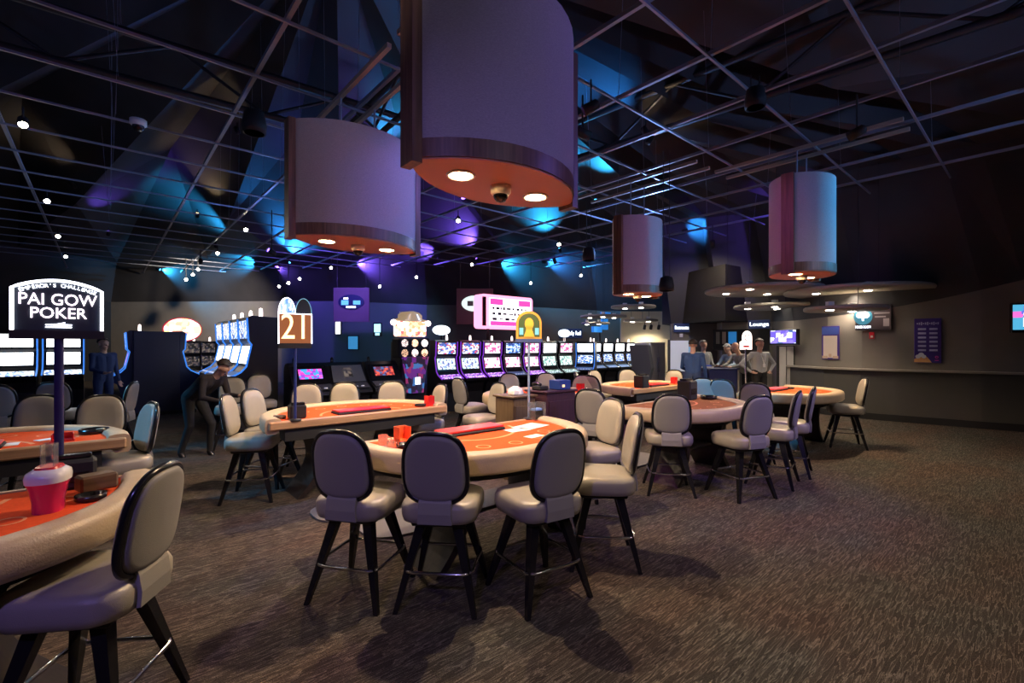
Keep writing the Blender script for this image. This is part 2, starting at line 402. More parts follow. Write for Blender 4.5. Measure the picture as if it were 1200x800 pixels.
for (px, py, col, k), wh in zip(UPL, WHERE):
    h, nn = roof_hit(px, py)
    if h is None: continue
    if nn.z > 0: nn = -nn
    tg_ = Vector((0, 0, 1)) - nn * nn.z; tg_ = tg_.normalized() if tg_.length > .05 else Vector((1, 0, 0))
    sd_ = nn.cross(tg_); sd_ = sd_ if (UPL.index((px, py, col, k)) % 2) else -sd_
    p = h + nn * .75 - tg_ * .8 + sd_ * .5; p.z = max(p.z, GZ + .2)
    h = h + tg_ * .3 - sd_ * .3
    can_lamp('uplight', CNAME[col] + ' uplight on the ceiling grid ' + wh, 'uplight', p, h, UP_W * k, col, 84, GLOWS[col], .06, 'coloured roof uplights', 1.0)

# ------------------------------------------------------------------ drum lamps
def lens(Lh, Wh, n=14):
    R = (Lh * Lh + Wh * Wh) / (2 * Wh); a = math.asin(Lh / R); pts = []
    for i in range(n + 1):
        t = -a + 2 * a * i / n; pts.append((R * math.sin(t), R * math.cos(t) - (R - Wh)))
    pts2 = [(-x, -y) for x, y in pts[1:-1]]
    return pts + pts2
def dome_camera(loc, label, sc=1, parent=None):
    o = thing('dome_camera', label, 'camera', loc)
    MB().lathe([(.01, 0), (.075 * sc, 0), (.075 * sc, -.05 * sc), (.06 * sc, -.065 * sc)], 16).build('housing', M_WHITE, o)
    MB().lathe([(.055 * sc, -.06 * sc), (.052 * sc, -.085 * sc), (.035 * sc, -.108 * sc), (.008 * sc, -.118 * sc)], 16).build('dome', M_BLACK, o)
    return o
def drum(c, zb, h, Lh, Wh, label, camlabel, P, rails=True):
    o = thing('drum_lamp', label, 'lamp', (c.x, c.y, zb), TH, 'fabric drum lamps over the tables')
    MB().prism(lens(Lh, Wh), .13, h, 0, None, True).build('fabric_shade', M_FABRIC, o)
    MB().prism(lens(Lh * 1.0, Wh * 1.012), .0, .13, 0, None, True).build('wood_band', M_SHADEWOOD, o)
    MB().prism(lens(Lh * .985, Wh * .985), -.012, 0.0).build('bottom_panel', M_SHADEBOT, o)
    for sg in (-1, 1):
        MB().box((sg * (Lh - .02), 0, h / 2 - .02), (.075, .17, h + .05)).build('end_fin', M_SHADEWOOD, o)
        x = sg * Lh * .47
        d = MB(); d.lathe([(.001, -.02), (.085, -.02)], 20, 0, Matrix.Translation((x, 0, 0)))
        q = d.build('downlight', M_LAMP, o)
        MB().tube([(x + .1 * math.cos(a), .1 * math.sin(a), -.014) for a in np.linspace(0, 2 * PI, 24, endpoint=False)], .012, 6, closed=True).build('trim_ring', M_WHITE, q)
        spot(o, (x, 0, -.06), (x, 0, -2), P, (1, .76, .50), 150, .7, .03)
        MB().tube([(sg * .22, 0, h), (sg * .22, 0, GZ - .14 - zb)], .012, 6).build('hanging_rod', M_STEEL, o)
        if rails: MB().box((sg * .22, 0, GZ - .12 - zb), (.05, 2.6, .05)).build('mount_rail', M_TANRAIL, o)
    q = dome_camera((0, 0, 0), camlabel, 1.1); q.location = (c.x, c.y, zb - .012)
    return o
drum(st(2.43, -2.92), 2.9, 1.36, .83, .45, 'huge fabric drum lamp nearest the camera over the front table', 'dome camera under the nearest drum lamp', DRUM_W)
drum(st(2.44, -5.75), 2.88, 1.32, .83, .45, 'fabric drum lamp at upper left over the twenty-one table', 'dome camera under the left drum lamp', DRUM_W)
drum(st(7.7, -5.17), 2.58, 1.39, .62, .42, 'smaller maroon-lit drum lamp over the far table before the kitchen', 'dome camera under the farthest drum lamp', DRUM_W * .8)
drum(st(8.42, -2.6), 2.73, 1.47, .62, .45, 'turquoise-lit drum lamp over the right-hand table', 'dome camera under the turquoise-lit drum lamp', DRUM_W * .8)

# ------------------------------------------------------------------ blackjack tables
TZ = .86                                           # felt height
def arc(a, bdep, n=28, e=.85):
    p = []
    for i in range(n + 1):
        u = PI * i / n; cx = math.cos(u); sx = math.sin(u)
        p.append((a * math.copysign(abs(cx) ** e, cx), -bdep * abs(sx) ** e))
    return p
TABLEMESH = {}
def table_parts():
    A, Bd = 1.03, 1.09; out = arc(A, Bd); P = []
    inn = arc(A - .14, Bd - .13)
    felt = MB(); felt.prism(inn[::-1], TZ - .03, TZ); P.append(('felt', felt, M_FELT, None))
    rail = MB(); rs = []
    prof = [(0, .77), (.02, .745), (.10, .745), (.15, .80), (.15, .865), (.135, .885), (.10, .893), (.04, .893), (.012, .88), (0, .85)]
    for (ox, oy), (ix, iy) in zip(out, inn):
        o_ = Vector((ox, oy)); i_ = Vector((ix, iy)); d = (i_ - o_).normalized()
        rs.append([(o_.x + d.x * w, o_.y + d.y * w, z) for w, z in prof])
    rail.rings(rs); P.append(('rail', rail, M_RAIL, None))
    edge = MB(); edge.box((0, .02, .825), (2 * A - .06, .05, .085), bev=.012); P.append(('dealer_edge', edge, M_WOODEDGE, None))
    ap = MB(); ap.prism(arc(A - .18, Bd - .2)[::-1], .66, .83); P.append(('apron', ap, M_BLKM, None))
    for sg in (-1, 1):
        L = MB(); rs = []
        for k in range(13):
            f = k / 12; z = .66 * (1 - f); x = .50 - .14 * math.sin(PI * f * .95) + .16 * f ** 1.5; dx = .035
            rs.append([(sg * (x - dx), -.22, z), (sg * (x + dx), -.22, z), (sg * (x + dx), -.68, z), (sg * (x - dx), -.68, z)])
        L.rings(rs, smooth=False); P.append(('leg', L, M_DKWOOD, None))
    sh = MB(); sh.box((0, -.4, .34), (.74, .36, .03), bev=.01); P.append(('shelf', sh, M_DKWOOD, None))
    for k in range(7):
        u = PI * (k + 1) / 8; x = (A - .32) * math.cos(u); y = -(Bd - .34) * math.sin(u) ** .9; bt = MB()
        bt.rings([[(x + r_ * math.cos(q), y + r_ * math.sin(q), TZ + .0015) for q in np.linspace(0, 2 * PI, 16, endpoint=False)] for r_ in (.045, .058)], caps=False, smooth=False)
        P.append(('bet_mark', bt, M_PRINT, None))
    ln = MB(); rr = []
    for sc in (.52, .55): rr.append([((A - .14) * sc * math.cos(u), -(Bd - .14) * sc * math.sin(u), TZ + .0015) for u in np.linspace(.25, PI - .25, 20)])
    ln.rings(rr, caps=False, closed=False); P.append(('insurance_line', ln, M_PRINT, None))
    return P
TP = [(nm, b_.mesh(nm, m), m) for nm, b_, m, _ in table_parts()]
TPOS = {}
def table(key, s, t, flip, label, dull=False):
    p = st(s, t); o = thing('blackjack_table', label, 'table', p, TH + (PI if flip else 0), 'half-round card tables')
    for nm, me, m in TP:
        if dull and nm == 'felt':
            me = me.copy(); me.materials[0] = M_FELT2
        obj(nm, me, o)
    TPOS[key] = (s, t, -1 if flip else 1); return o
table('T1', 2.38, -3.43, False, 'half-round orange felt table in the middle foreground')
table('T2', 2.2, -4.92, True, 'orange felt table carrying the twenty-one sign')
table('T3', 7.7, -4.62, True, 'far orange felt table under the maroon-lit drum lamp')
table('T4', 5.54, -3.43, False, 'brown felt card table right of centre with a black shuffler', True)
table('T5', 8.42, -3.16, False, 'orange felt card table nearest the drink ledge')
table('T6', -.85, -4.9, True, 'orange felt card table at the left edge behind the pai gow pole')
table('T7', -.80, -3.43, False, 'card table in the lower left corner with a pink shuffler')
table('T8', 5.12, -4.85, True, 'pink-lit card table behind the pit podiums')
def on(key, ds, dt, z=0):                         # a spot on table 'key': ds along the dealer edge, dt from it towards the players
    s, t, f = TPOS[key]; return st(s + ds, t + dt * f, TZ + z)

# ------------------------------------------------------------------ stools
def stool_parts():
    P = []
    seat = MB(); rs = []
    for w, z, dz in ((.40, .525, 0), (.455, .535, 0), (.475, .57, 0), (.475, .62, .0), (.455, .645, .004), (.40, .657, .006), (.2, .660, .004)):
        rs.append([(x, y, z + (dz if y > 0 else 0) - (.02 * max(0, (abs(y) - .12)) if z > .63 else 0)) for x, y in rrect(w, w * .97, w * .24, 6)])
    seat.rings(rs); P.append(('seat', seat, M_VINYL))
    def backshape(scw, sch, y0, n=40):
        pts = []
        for k in range(n):
            a = 2 * PI * k / n; c, s = math.cos(a), math.sin(a)
            x = .185 * scw * math.copysign(abs(c) ** .66, c); z = .205 * sch * math.copysign(abs(s) ** (.72 if s > 0 else .6), s)
            x *= 1 - .05 * (z / .21)
            yy = y0 + .55 * x * x - (z + .21) * .16
            pts.append((x, -.205 + yy, .872 + z))
        return pts
    front = MB(); front.rings([backshape(1, 1, -.004), backshape(.99, .99, .018), backshape(.9, .92, .03), backshape(.6, .6, .034), backshape(.3, .3, .035), backshape(.02, .02, .035)], caps=True); P.append(('back_cushion', front, M_VINYL))
    rear = MB(); rear.rings([backshape(.02, .02, -.037), backshape(.3, .3, -.037), backshape(.6, .6, -.036), backshape(.85, .85, -.035), backshape(.94, .94, -.032), backshape(.985, .985, -.02), backshape(.985, .985, -.006)], caps=True); P.append(('back_panel', rear, M_VINYLB))
    rim = MB(); rim.tube(backshape(1.03, 1.03, -.008), .017, 6, closed=True); P.append(('back_rim', rim, M_BLACK))
    br = MB(); br.rings([[(sx * w, y, z) for sx, y in ((-1, y0), (1, y0), (1, y1), (-1, y1))] for w, y0, y1, z in ((.105, -.247, -.12, .54), (.10, -.250, -.2, .60), (.10, -.240, -.2, .665), (.095, -.225, -.195, .70))], smooth=False); P.append(('back_bracket', br, M_VINYLB))
    un = MB(); un.box((0, 0, .512), (.34, .34, .03), bev=.01); P.append(('swivel_plate', un, M_BLKM))
    for sx in (-1, 1):
        for sy in (-1, 1):
            L = MB(); rs = []
            for f in (0, .3, .7, 1):
                z = .50 * (1 - f); x = .115 + .125 * f; r = .030 * (1 - f) + .014 * f
                rs.append([(sx * x + a * r, sy * x + c * r, z) for a, c in ((-1, -1), (1, -1), (1, 1), (-1, 1))])
            L.rings(rs, smooth=False); P.append(('leg', L, M_BLACK))
    ring = MB(); ring.tube([(x, y, .235) for x, y in rrect(.425, .425, .07, 4)], .011, 6, closed=True); P.append(('footrest', ring, M_CHROME))
    return P
SP = [(nm, b_.mesh(nm, m)) for nm, b_, m in stool_parts()]
def stool(p, face, label, group='padded casino stools'):
    """face = point the stool looks at"""
    d = Vector(face) - Vector(p); o = thing('casino_stool', label, 'stool', (p[0], p[1], 0), math.atan2(d.y, d.x) - PI / 2, group)
    for nm, me in SP: obj(nm, me, o)
    return o
def ring_stool(key, ds, dt, label, aim=(0, .35), tw=0):
    s, t, f = TPOS[key]; p = st(s + ds, t + dt * f); q = st(s + aim[0], t + aim[1] * f)
    if tw:
        v = q - p; v.rotate(Matrix.Rotation(math.radians(tw), 3, 'Z')); q = p + v
    return stool(p, q, label)
def sa(p, ang, label):
    a = math.radians(ang); return stool(p, Vector(p) + Vector((math.cos(a), math.sin(a), 0)), label)
sa(pd(425, 3.08), 76, 'front stool at left end of the middle table, back to the camera')
sa(pd(521, 3.02), 84, 'second front stool from the left at the middle table')
sa(pd(630, 3.07), 122, 'third front stool from the left at the middle table, turned left')
sa(pd(705, 3.55), 176, 'stool at the right side of the middle table, seen from its side')
sa(pd(692, 4.42), 205, 'cream-faced stool at the far right end of the middle table')
sa(pd(318, 5.5), -8, 'cream stool at left end of the twenty-one table, seat showing')
sa(pd(297, 4.98), 12, 'stool seen edge-on at far left of the twenty-one table')
sa(pd(356, 6.05), 285, 'leftmost of the three stools facing us behind the twenty-one table')
sa(pd(404, 6.3), 290, 'middle of the three stools facing us behind the twenty-one table')
sa(pd(457, 6.5), 278, 'rightmost of the three stools facing us behind the twenty-one table')
sa(pd(496, 6.1), 215, 'stool at the right end of the twenty-one table by the red cup')
ring_stool('T3', -.60, 1.22, 'leftmost cream stool behind the far table')
ring_stool('T3', .05, 1.40, 'second cream stool from the left behind the far table')
ring_stool('T3', .68, 1.18, 'third cream stool from the left behind the far table')
ring_stool('T3', 1.16, .55, 'rightmost cream stool behind the far table by the red cup')
ring_stool('T3', -1.14, .50, 'dark blue-edged stool at the left end of the far table')
sa(pd(783, 5.20), 80, 'purple-tinted stool at left of the brown felt table, back to us')
sa(pd(867, 5.06), 108, 'front stool of the brown felt table, back to us and seat to the left')
sa(pd(905, 5.50), 142, 'nearer of two side-on stools right of the brown felt table')
sa(pd(924, 5.95), 146, 'farther of two side-on stools right of the brown felt table')
sa(pd(700, 5.75), 60, 'dark stool behind the cream-faced stool of the middle table')
sa(pd(824, 7.15), 250, 'half-hidden pale stool right of the black shuffler')
sa(pd(855, 7.35), 40, 'bright blue-lit stool behind the brown felt table')
sa(pd(885, 6.65), 62, 'grey-mauve stool behind the brown felt table beside the blue-lit one')
sa(pd(990, 7.50), 156, 'lone stool at the right end of the table by the drink ledge')
sa(pd(32, 4.62), 295, 'stool at the far left edge behind the left table')
sa(pd(112, 4.62), 300, 'grey stool behind the left table, right of the pai gow pole')
sa(pd(134, 4.02), 234, 'blue-lit stool with a black rim at the right end of the left table')
sa(pd(130, 6.6), 200, 'small turquoise-lit stool before the dark slot bank')
sa(pd(70, 6.9), 118, 'dark stool in front of the bright slot machines')
sa(pd(5, 6.3), 120, 'dark blue stool cut off by the left edge')
sa(pd(108, 1.97), 188, 'largest stool in the lower left corner at the pink shuffler table')
sa(pd(272, 7.45), 300, 'left one of two stools facing us before the blue-lit slot bank')
sa(pd(306, 8.15), 305, 'right one of two stools facing us before the blue-lit slot bank')
sa(pd(566, 6.35), 215, 'cream stool left of the brown pit podium')
sa(pd(553, 7.6), 40, 'dark stool back to back with the cream stool by the podium')
sa(pd(602, 8.4), 290, 'shadowed stool behind the pink-lit table at its left')
sa(pd(645, 8.5), 285, 'shadowed stool behind the pink-lit table at its middle')
sa(pd(677, 7.9), 240, 'shadowed stool behind the pink-lit table at its right')

# ------------------------------------------------------------------ dealer mats
M_MAT = mat('rubber_mat', (.16, .15, .15), .35)
for key, lab in (('T1', 'oval dealer mat on the carpet behind the middle table'), ('T4', 'oval dealer mat behind the brown felt table'), ('T2', 'oval dealer mat before the twenty-one table')):
    s, t, f = TPOS[key]; p = st(s - .1, t - .42 * f)
    b = MB(); b.prism([(.62 * math.copysign(abs(math.cos(a)) ** .6, math.cos(a)), .30 * math.copysign(abs(math.sin(a)) ** .6, math.sin(a))) for a in np.linspace(0, 2 * PI, 36, endpoint=False)], .0, .018)
    b.build('dealer_mat', M_MAT, loc=(p.x, p.y, .001), rz=TH, label=lab, cat='mat', group='dealer mats')

# ------------------------------------------------------------------ things on the tables
def chip_tray(key, label, ds=0, m=M_RED, lid=True):
    p = on(key, ds, .16); f = TPOS[key][2]; o = thing('chip_tray', label, 'chip tray', p, TH + (PI if f < 0 else 0), 'dealer chip trays')
    MB().box((0, 0, .012), (.62, .22, .024), bev=.008).build('tray', M_BLKM, o)
    if lid: MB().box((0, 0, .033), (.60, .20, .018), bev=.006).build('lid', m, o)
for k, lab in (('T1', 'red-lidded chip tray on the middle table'), ('T2', 'red-lidded chip tray on the twenty-one table'), ('T3', 'red-lidded chip tray on the far table'), ('T5', 'red-lidded chip tray on the table by the drink ledge'), ('T6', 'red-lidded chip tray on the left table'), ('T7', 'red-lidded chip tray on the pink shuffler table')):
    chip_tray(k, lab)
def card(p, rz, label, w=.20, h=.28, m=M_WHITE, name='paper_sheet', cat='paper'):
    MB().box((0, 0, .002), (w, h, .003)).build(name, m, loc=(p.x, p.y, p.z + .0005), rz=rz, label=label, cat=cat)
card(on('T1', .58, .30), TH + .2, 'larger white sheet beside the clear card holder', .32, .2)
card(on('T1', .36, .36), TH - .1, 'small white sheet left of the larger one', .2, .14)
card(on('T1', .28, .66), TH + .1, 'upper white card laid on the middle felt', .16, .09)
card(on('T1', .44, .74), TH + .3, 'white card strip lower on the middle felt', .26, .06)
card(on('T6', .28, .22), TH, 'white sheet on the left table', .2, .14)
card(on('T6', .52, .30), TH + .5, 'small white card beside the red block on the left table', .12, .08)
def discard(p, label, rz=TH, m=M_RED, h=.11, w=.08):
    o = thing('discard_holder', label, 'card holder', p, rz)
    MB().box((0, 0, .006), (w + .02, .12, .012)).build('base', m, o)
    MB().box((0, .05, h / 2 + .012), (w, .008, h)).build('back_plate', m, o)
    for sg in (-1, 1): MB().box((sg * w / 2, 0, h / 2 + .012), (.006, .10, h)).build('side_plate', m, o)
discard(on('T2', .86, .14), 'red card holder at the right end of the twenty-one table', TH + PI)
discard(on('T3', .80, .25), 'red card holder on the far table', TH + PI)
discard(on('T8', .78, .2), 'dark red card holder on the pink-lit table', TH + PI)
discard(on('T6', .62, .16), 'low red card holder on the left table', TH, M_RED, .045, .12)
discard(on('T1', -.62, .12), 'orange card holder at the left end of the middle table', TH, mat('orange_plastic', (.9, .2, .06), .35), .10, .09)
def mug(p, label, r=.035, h=.085, m=M_GLASS):
    o = thing('glass_mug', label, 'mug', p, random.uniform(0, 6))
    MB().lathe([(r * .2, .004), (r * .9, 0.0), (r, .01), (r, h), (r * .88, h), (r * .85, .012), (.002, .01)], 16).build('cup', m, o)
    MB().tube([(r - .002, 0, h * .8), (r + .025, 0, h * .7), (r + .025, 0, h * .35), (r - .002, 0, h * .2)], .005, 6).build('handle', m, o)
mug(on('T1', -.82, .20), 'clear glass mug beside the orange card holder')
mug(on('T1', -.84, .36), 'second glass mug nearer the front stools', .03, .07)
def dish(p, label, r=.06, h=.03, m=M_BLACK):
    o = thing('ashtray', label, 'ashtray', p)
    MB().lathe([(r * .3, .003), (r * .85, 0), (r, .008), (r, h), (r * .8, h), (r * .72, .010), (.003, .008)], 16).build('dish', m, o)
M_BROWNBOX = wood('brown_box', (.09, .045, .025), (.16, .09, .05), 0)
dish(on('T1', -.72, .34), 'dark ashtray among the mugs on the middle table')
dish(on('T2', -.84, .22), 'brown dish beside the twenty-one pole', .06, .035, M_BROWNBOX)
dish(on('T2', .72, .12), 'dark dish beside the red card holder', .07)
dish(on('T6', .80, .42), 'dark ribbed tray at the right end of the left table', .10, .04)
dish(on('T7', .76, .40), 'dark ashtray beside the pink shuffler')
dish(on('T4', .80, .32), 'black round dish right of the black shuffler', .11, .05)
dish(on('T5', .45, .25), 'small dark dish on the table by the drink ledge', .06)
o = thing('card_shoe', 'brown wooden card shoe behind the pink shuffler', 'card shoe', on('T7', .78, .26), TH + .3)
MB().box((0, 0, .055), (.15, .10, .08), bev=.01).build('body', M_BROWNBOX, o); MB().box((.0, 0, .086), (.11, .08, .012)).build('lid', M_BLACK, o)
def shuffler(p, rz, label, text_=None, w=.22, d=.20, h=.19):
    o = thing('card_shuffler', label, 'shuffler', p, rz)
    MB().box((0, 0, h / 2), (w, d, h), bev=.015).build('body', M_BLKM, o)
    MB().box((0, -d / 2 - .004, h * .45), (w * .7, .008, h * .3)).build('card_slot', M_BLACK, o)
    MB().box((0, .02, h + .012), (w * .8, d * .5, .024), bev=.006).build('feed_lid', M_BLACK, o)
    return o
shuffler(on('T4', .55, .14), TH, 'tall black shuffler on the brown felt table', w=.2, h=.26)
shuffler(on('T2', -.70, .13), TH + PI, 'black box at the foot of the twenty-one pole', w=.16, d=.12, h=.14)
shuffler(on('T3', -.52, .12), TH + PI, 'black shuffler in the middle of the far table', w=.2, h=.22)
shuffler(on('T7', .68, .085), TH, 'black box with a small display at the foot of the pai gow pole', w=.2, d=.11, h=.15)
# pink shuffler on the near-left table
o = thing('pink_shuffler', 'glossy magenta card shuffler with a white collar and clear card stand', 'shuffler', on('T7', .62, .47), TH - .25); o.scale = (.72, .72, 1.05)
M_MAG = mat('magenta_gloss', (.62, .02, .12), .15, coat=.6)
def ov(w, d, z, y=0): return [(w * math.copysign(abs(math.cos(a)) ** .75, math.cos(a)), y + d * math.copysign(abs(math.sin(a)) ** .75, math.sin(a)), z) for a in np.linspace(0, 2 * PI, 28, endpoint=False)]
MB().rings([ov(.07, .085, 0), ov(.072, .09, .05), ov(.085, .105, .10), ov(.10, .12, .13)]).build('body', M_MAG, o)
MB().rings([ov(.101, .121, .128), ov(.104, .124, .15), ov(.098, .115, .168, .005), ov(.07, .085, .182, .01)]).build('collar', mat('white_gloss', (.75, .72, .75), .15), o)
MB().rings([ov(.068, .083, .178, .012), ov(.06, .075, .19, .014)]).build('top_well', M_RED, o)
b = MB(); b.box((-.03, .01, .235), (.006, .07, .10)); b.box((.03, .01, .235), (.006, .07, .10)); b.box((0, .045, .235), (.06, .005, .10)); b.build('card_stand', M_GLASS, o)
# clear card holder on the front table
o = thing('clear_card_holder', 'clear acrylic card holder at the back corner of the middle table', 'card holder', on('T1', .90, .06), TH)
b = MB(); b.box((0, 0, .003), (.14, .10, .006)); b.box((-.07, 0, .09), (.005, .10, .17)); b.box((.07, 0, .09), (.005, .10, .17)); b.box((0, .05, .09), (.14, .005, .17)); b.build('case', M_GLASS, o)
MB().box((0, .01, .05), (.11, .07, .08)).build('card_stack', M_BLACK, o); MB().box((0, .01, .105), (.09, .06, .02)).build('blue_deck', mat('deck_blue', (.2, .4, .8), .5), o)

# ------------------------------------------------------------------ table signs
def sign_post(key, ds, dt, ztop, label, rz=None, pole_m=M_BLKM, r=.014):
    p = on(key, ds, dt); o = thing('table_sign', label, 'sign', p, TH if rz is None else rz)
    MB().lathe([(.002, 0), (.06, 0), (.06, .012), (.02, .02)], 16).build('foot', M_BLKM, o)
    MB().tube([(0, 0, .015), (0, 0, ztop - TZ)], r, 10).build('pole', pole_m, o)
    return o
E_WHITE = mat('neon_white', (.9, .9, 1), .4, emit=3.2, ecol=(.85, .88, 1)); E_PINKW = mat('neon_pinkish', (1, .9, 1), .4, emit=3, ecol=(1, .82, .95))
# pai gow sign
o = sign_post('T7', .63, .0, 1.66, 'black illuminated table sign reading PAI GOW POKER on a dark pole', pole_m=mat('navy_pole', (.02, .02, .10), .4), r=.02)
zb = 1.68 - TZ; Wd, Ht = .17, .215
arcpts = [(x, Ht + .045 * (1 - (x / Wd) ** 2)) for x in np.linspace(Wd, -Wd, 17)]
poly = [(-Wd, 0), (Wd, 0)] + arcpts
MB().prism(poly, -.012, .012, 0, Matrix.Translation((0, 0, zb)) @ UP).build('face_panel', mat('smoke_acrylic', (.05, .06, .07), .25), o)
MB().box((0, 0, zb - .022), (2 * Wd + .02, .05, .044)).build('base_bar', M_BLKM, o)
fr = MB(); pl = [(x, -.016, z + zb) for x, z in [(-Wd, 0)] + arcpts[::-1] + [(Wd, 0)]]
fr.tube(pl, .0085, 6); fr.build('light_frame', E_WHITE, o)
text(o, 'PAI GOW', .085, (.0, -.016, zb + .158), E_PINKW, sx=.82); text(o, 'POKER', .08, (.0, -.016, zb + .088), E_PINKW, sx=.88)
st_ = "EMPEROR'S CHALLENGE"
for i, ch in enumerate(st_):
    x = -.14 + .28 * i / (len(st_) - 1)
    if ch != ' ':
        q = text(o, ch, .026, (x, -.016, zb + Ht + .045 * (1 - (x / Wd) ** 2) - .026), E_WHITE); q.rotation_euler = (PI / 2, math.atan(.09 * x / Wd ** 2), 0)
b = MB(); b.prism([(-.05, .014), (.05, .014), (.05, .020), (-.05, .020)], 0, .004, 0, Matrix.Translation((0, -.014, zb)) @ UP); b.build('emblem_bar', E_WHITE, o)
MB().prism([(-.05, .026), (.05, .026), (.05, .032), (.02, .033), (.025, .044), (-.01, .034), (-.05, .032)], 0, .004, 0, Matrix.Translation((0, -.014, zb)) @ UP).build('emblem', E_WHITE, o)
# twenty-one sign
o = sign_post('T2', -.76, -.01, 1.60, 'illuminated table sign showing a glowing 21 with two rounded tops', pole_m=mat('blue_pole', (.03, .05, .2), .3))
zb = 1.62 - TZ; Wd = .155
MB().box((0, 0, zb - .02), (.30, .05, .05)).build('base_bar', M_BLKM, o)
MB().box((0, 0, zb + .15), (2 * Wd, .02, .29)).build('face_panel', mat('smoke_amber', (.10, .06, .03), .3, emit=.25, ecol=(.9, .25, .08)), o)
fr = MB(); fr.tube([(-Wd, -.012, zb), (-Wd, -.012, zb + .295), (Wd, -.012, zb + .295), (Wd, -.012, zb)], .006, 6); fr.build('light_frame', E_WHITE, o)
text(o, '21', .35, (0, -.016, zb + .155), mat('neon_amber', (1, .75, .5), .4, emit=2.2, ecol=(1, .55, .25)), sx=.80)
for sg, mm in ((-1, screen('city_print', [(.9, .9, 1), (.15, .3, .9), (.3, .5, 1), (.8, .85, 1)], (60, 25), 1.2)), (1, mat('smoke_acrylic', (.05, .06, .07), .25))):
    pl = [(sg * .078 + .077 * math.cos(a), .30 + .15 * math.sin(a)) for a in np.linspace(0, PI, 14)]
    q = MB().prism(pl, -.008, .008, 0, Matrix.Translation((0, 0, zb)) @ UP).build('rounded_top', mm, o)
    MB().tube([(x, -.01, z + zb) for x, z in pl], .004, 5).build('outline', E_WHITE if sg < 0 else mat('faint_teal', (.2, .5, .6), .4, emit=.5), q)
# golden sign on the front table
o = sign_post('T1', .86, -.02, 1.66, 'golden arched table sign on a pale blue pole by the card holder', TH - .55, mat('pale_blue_pole', (.3, .45, .7), .2, .4), .012)
zb = 1.67 - TZ; Wd = .13
pl = [(-Wd, 0), (Wd, 0)] + [(Wd * math.cos(a), .16 + .12 * math.sin(a)) for a in np.linspace(0, PI, 16)]
MB().prism(pl, -.01, .01, 0, Matrix.Translation((0, 0, zb)) @ UP).build('frame_panel', mat('gold_lit', (.45, .2, .03), .4, emit=.3, ecol=(1, .5, .1)), o)
pl2 = [(x * .84, z * .84 + .02) for x, z in pl]
MB().prism(pl2, .011, .014, 0, Matrix.Translation((0, 0, zb)) @ UP).build('green_field', mat('green_field', (.04, .06, .02), .5, emit=.08, ecol=(.3, .5, .15)), o)
b = MB(); T_ = Matrix.Translation((0, -.016, zb)) @ UP
b.prism([(.045 * math.cos(a), .15 + .06 * math.sin(a)) for a in np.linspace(0, 2 * PI, 18, endpoint=False)], 0, .004, 0, T_); b.prism([(-.055, .02), (.055, .02), (.03, .09), (.03, .13), (-.03, .13), (-.03, .09)], 0, .004, 0, T_)
b.build('golden_figure', mat('amber_lit', (.6, .25, .03), .4, emit=.6, ecol=(1, .38, .05)), o)
for sg in (-1, 1): MB().box((sg * .08, -.016, zb + .075), (.04, .004, .07)).build('teal_pane', mat('teal_lit', (.1, .3, .35), .4, emit=.6, ecol=(.2, .55, .7)), o)
MB().box((0, 0, zb - .018), (.27, .045, .036)).build('base_bar', mat('blue_bar', (.05, .08, .2), .4), o)
# small round-topped sign on the right table
o = sign_post('T5', -.62, -.05, 1.55, 'small white rounded table sign on the table by the drink ledge', TH - .6, M_CHROME)
zb = 1.54 - TZ
pl = [(-.1, 0), (.1, 0), (.1, .18)] + [(.02 + .08 * math.cos(a), .20 + .10 * math.sin(a)) for a in np.linspace(.1, PI, 10)] + [(-.06, .14), (-.1, .12)]
MB().prism(pl, -.01, .01, 0, Matrix.Translation((0, 0, zb)) @ UP).build('face_panel', mat('white_lit', (1, .9, .85), .4, emit=1.3, ecol=(1, .85, .8)), o)
b = MB(); b.tube([(.02 + .045 * math.cos(a), -.014, zb + .19 + .05 * math.sin(a)) for a in np.linspace(.5, 5.2, 14)], .006, 5); b.build('print_mark', mat('dark_red_print', (.35, .03, .03), .5), o)
b = MB(); b.box((0, -.013, zb + .05), (.10, .004, .03)); b.build('red_mark', M_RED, o)

# ------------------------------------------------------------------ pit podiums
M_PODB = wood('podium_brown', (.10, .06, .03), (.17, .11, .06), 2); M_PODP = wood('podium_maroon', (.05, .018, .03), (.08, .03, .045), 2)
def podium(p, w, d, h, m, label):
    o = thing('pit_podium', label, 'podium', p, TH)
    MB().box((0, 0, h / 2), (w, d, h), bev=.008).build('body', m, o); MB().box((0, 0, h + .012), (w + .05, d + .05, .024), bev=.006).build('top', m, o)
    q = MB().box((0, -d / 2 - .008, h * .55), (w * .88, .014, h * .7)).build('door', m, o); MB().tube([(w * .3, -d / 2 - .02, h * .62), (w * .3, -d / 2 - .035, h * .62), (w * .3, -d / 2 - .035, h * .52), (w * .3, -d / 2 - .02, h * .52)], .006, 6).build('handle', M_CHROME, q)
podium(pd(604, 5.75), .36, .34, .98, M_PODB, 'brown wooden pit podium behind the middle table')
podium(pd(646, 6.0), .52, .36, 1.02, M_PODP, 'dark maroon pit podium right of the brown one')
p = pd(656, 6.0, 1.046); o = thing('blue_box', 'dark blue box with a lit label on the maroon podium', 'box', p, TH); MB().box((0, 0, .06), (.2, .2, .12), bev=.008).build('box_body', mat('navy_plastic', (.02, .05, .25), .4), o); MB().box((-.04, -.103, .05), (.04, .006, .03)).build('label_plate', mat('amber_label', (1, .7, .3), .4, emit=1), o)
p = pd(633, 5.92, 1.046); o = thing('desk_phone', 'black desk phone on the maroon podium', 'phone', p, TH); MB().box((0, 0, .025), (.16, .16, .05), bev=.012).build('base', M_BLKM, o); MB().tube([(-.06, -.07, .07), (-.06, 0, .085), (-.06, .07, .07)], .02, 8).build('handset', M_BLACK, o)
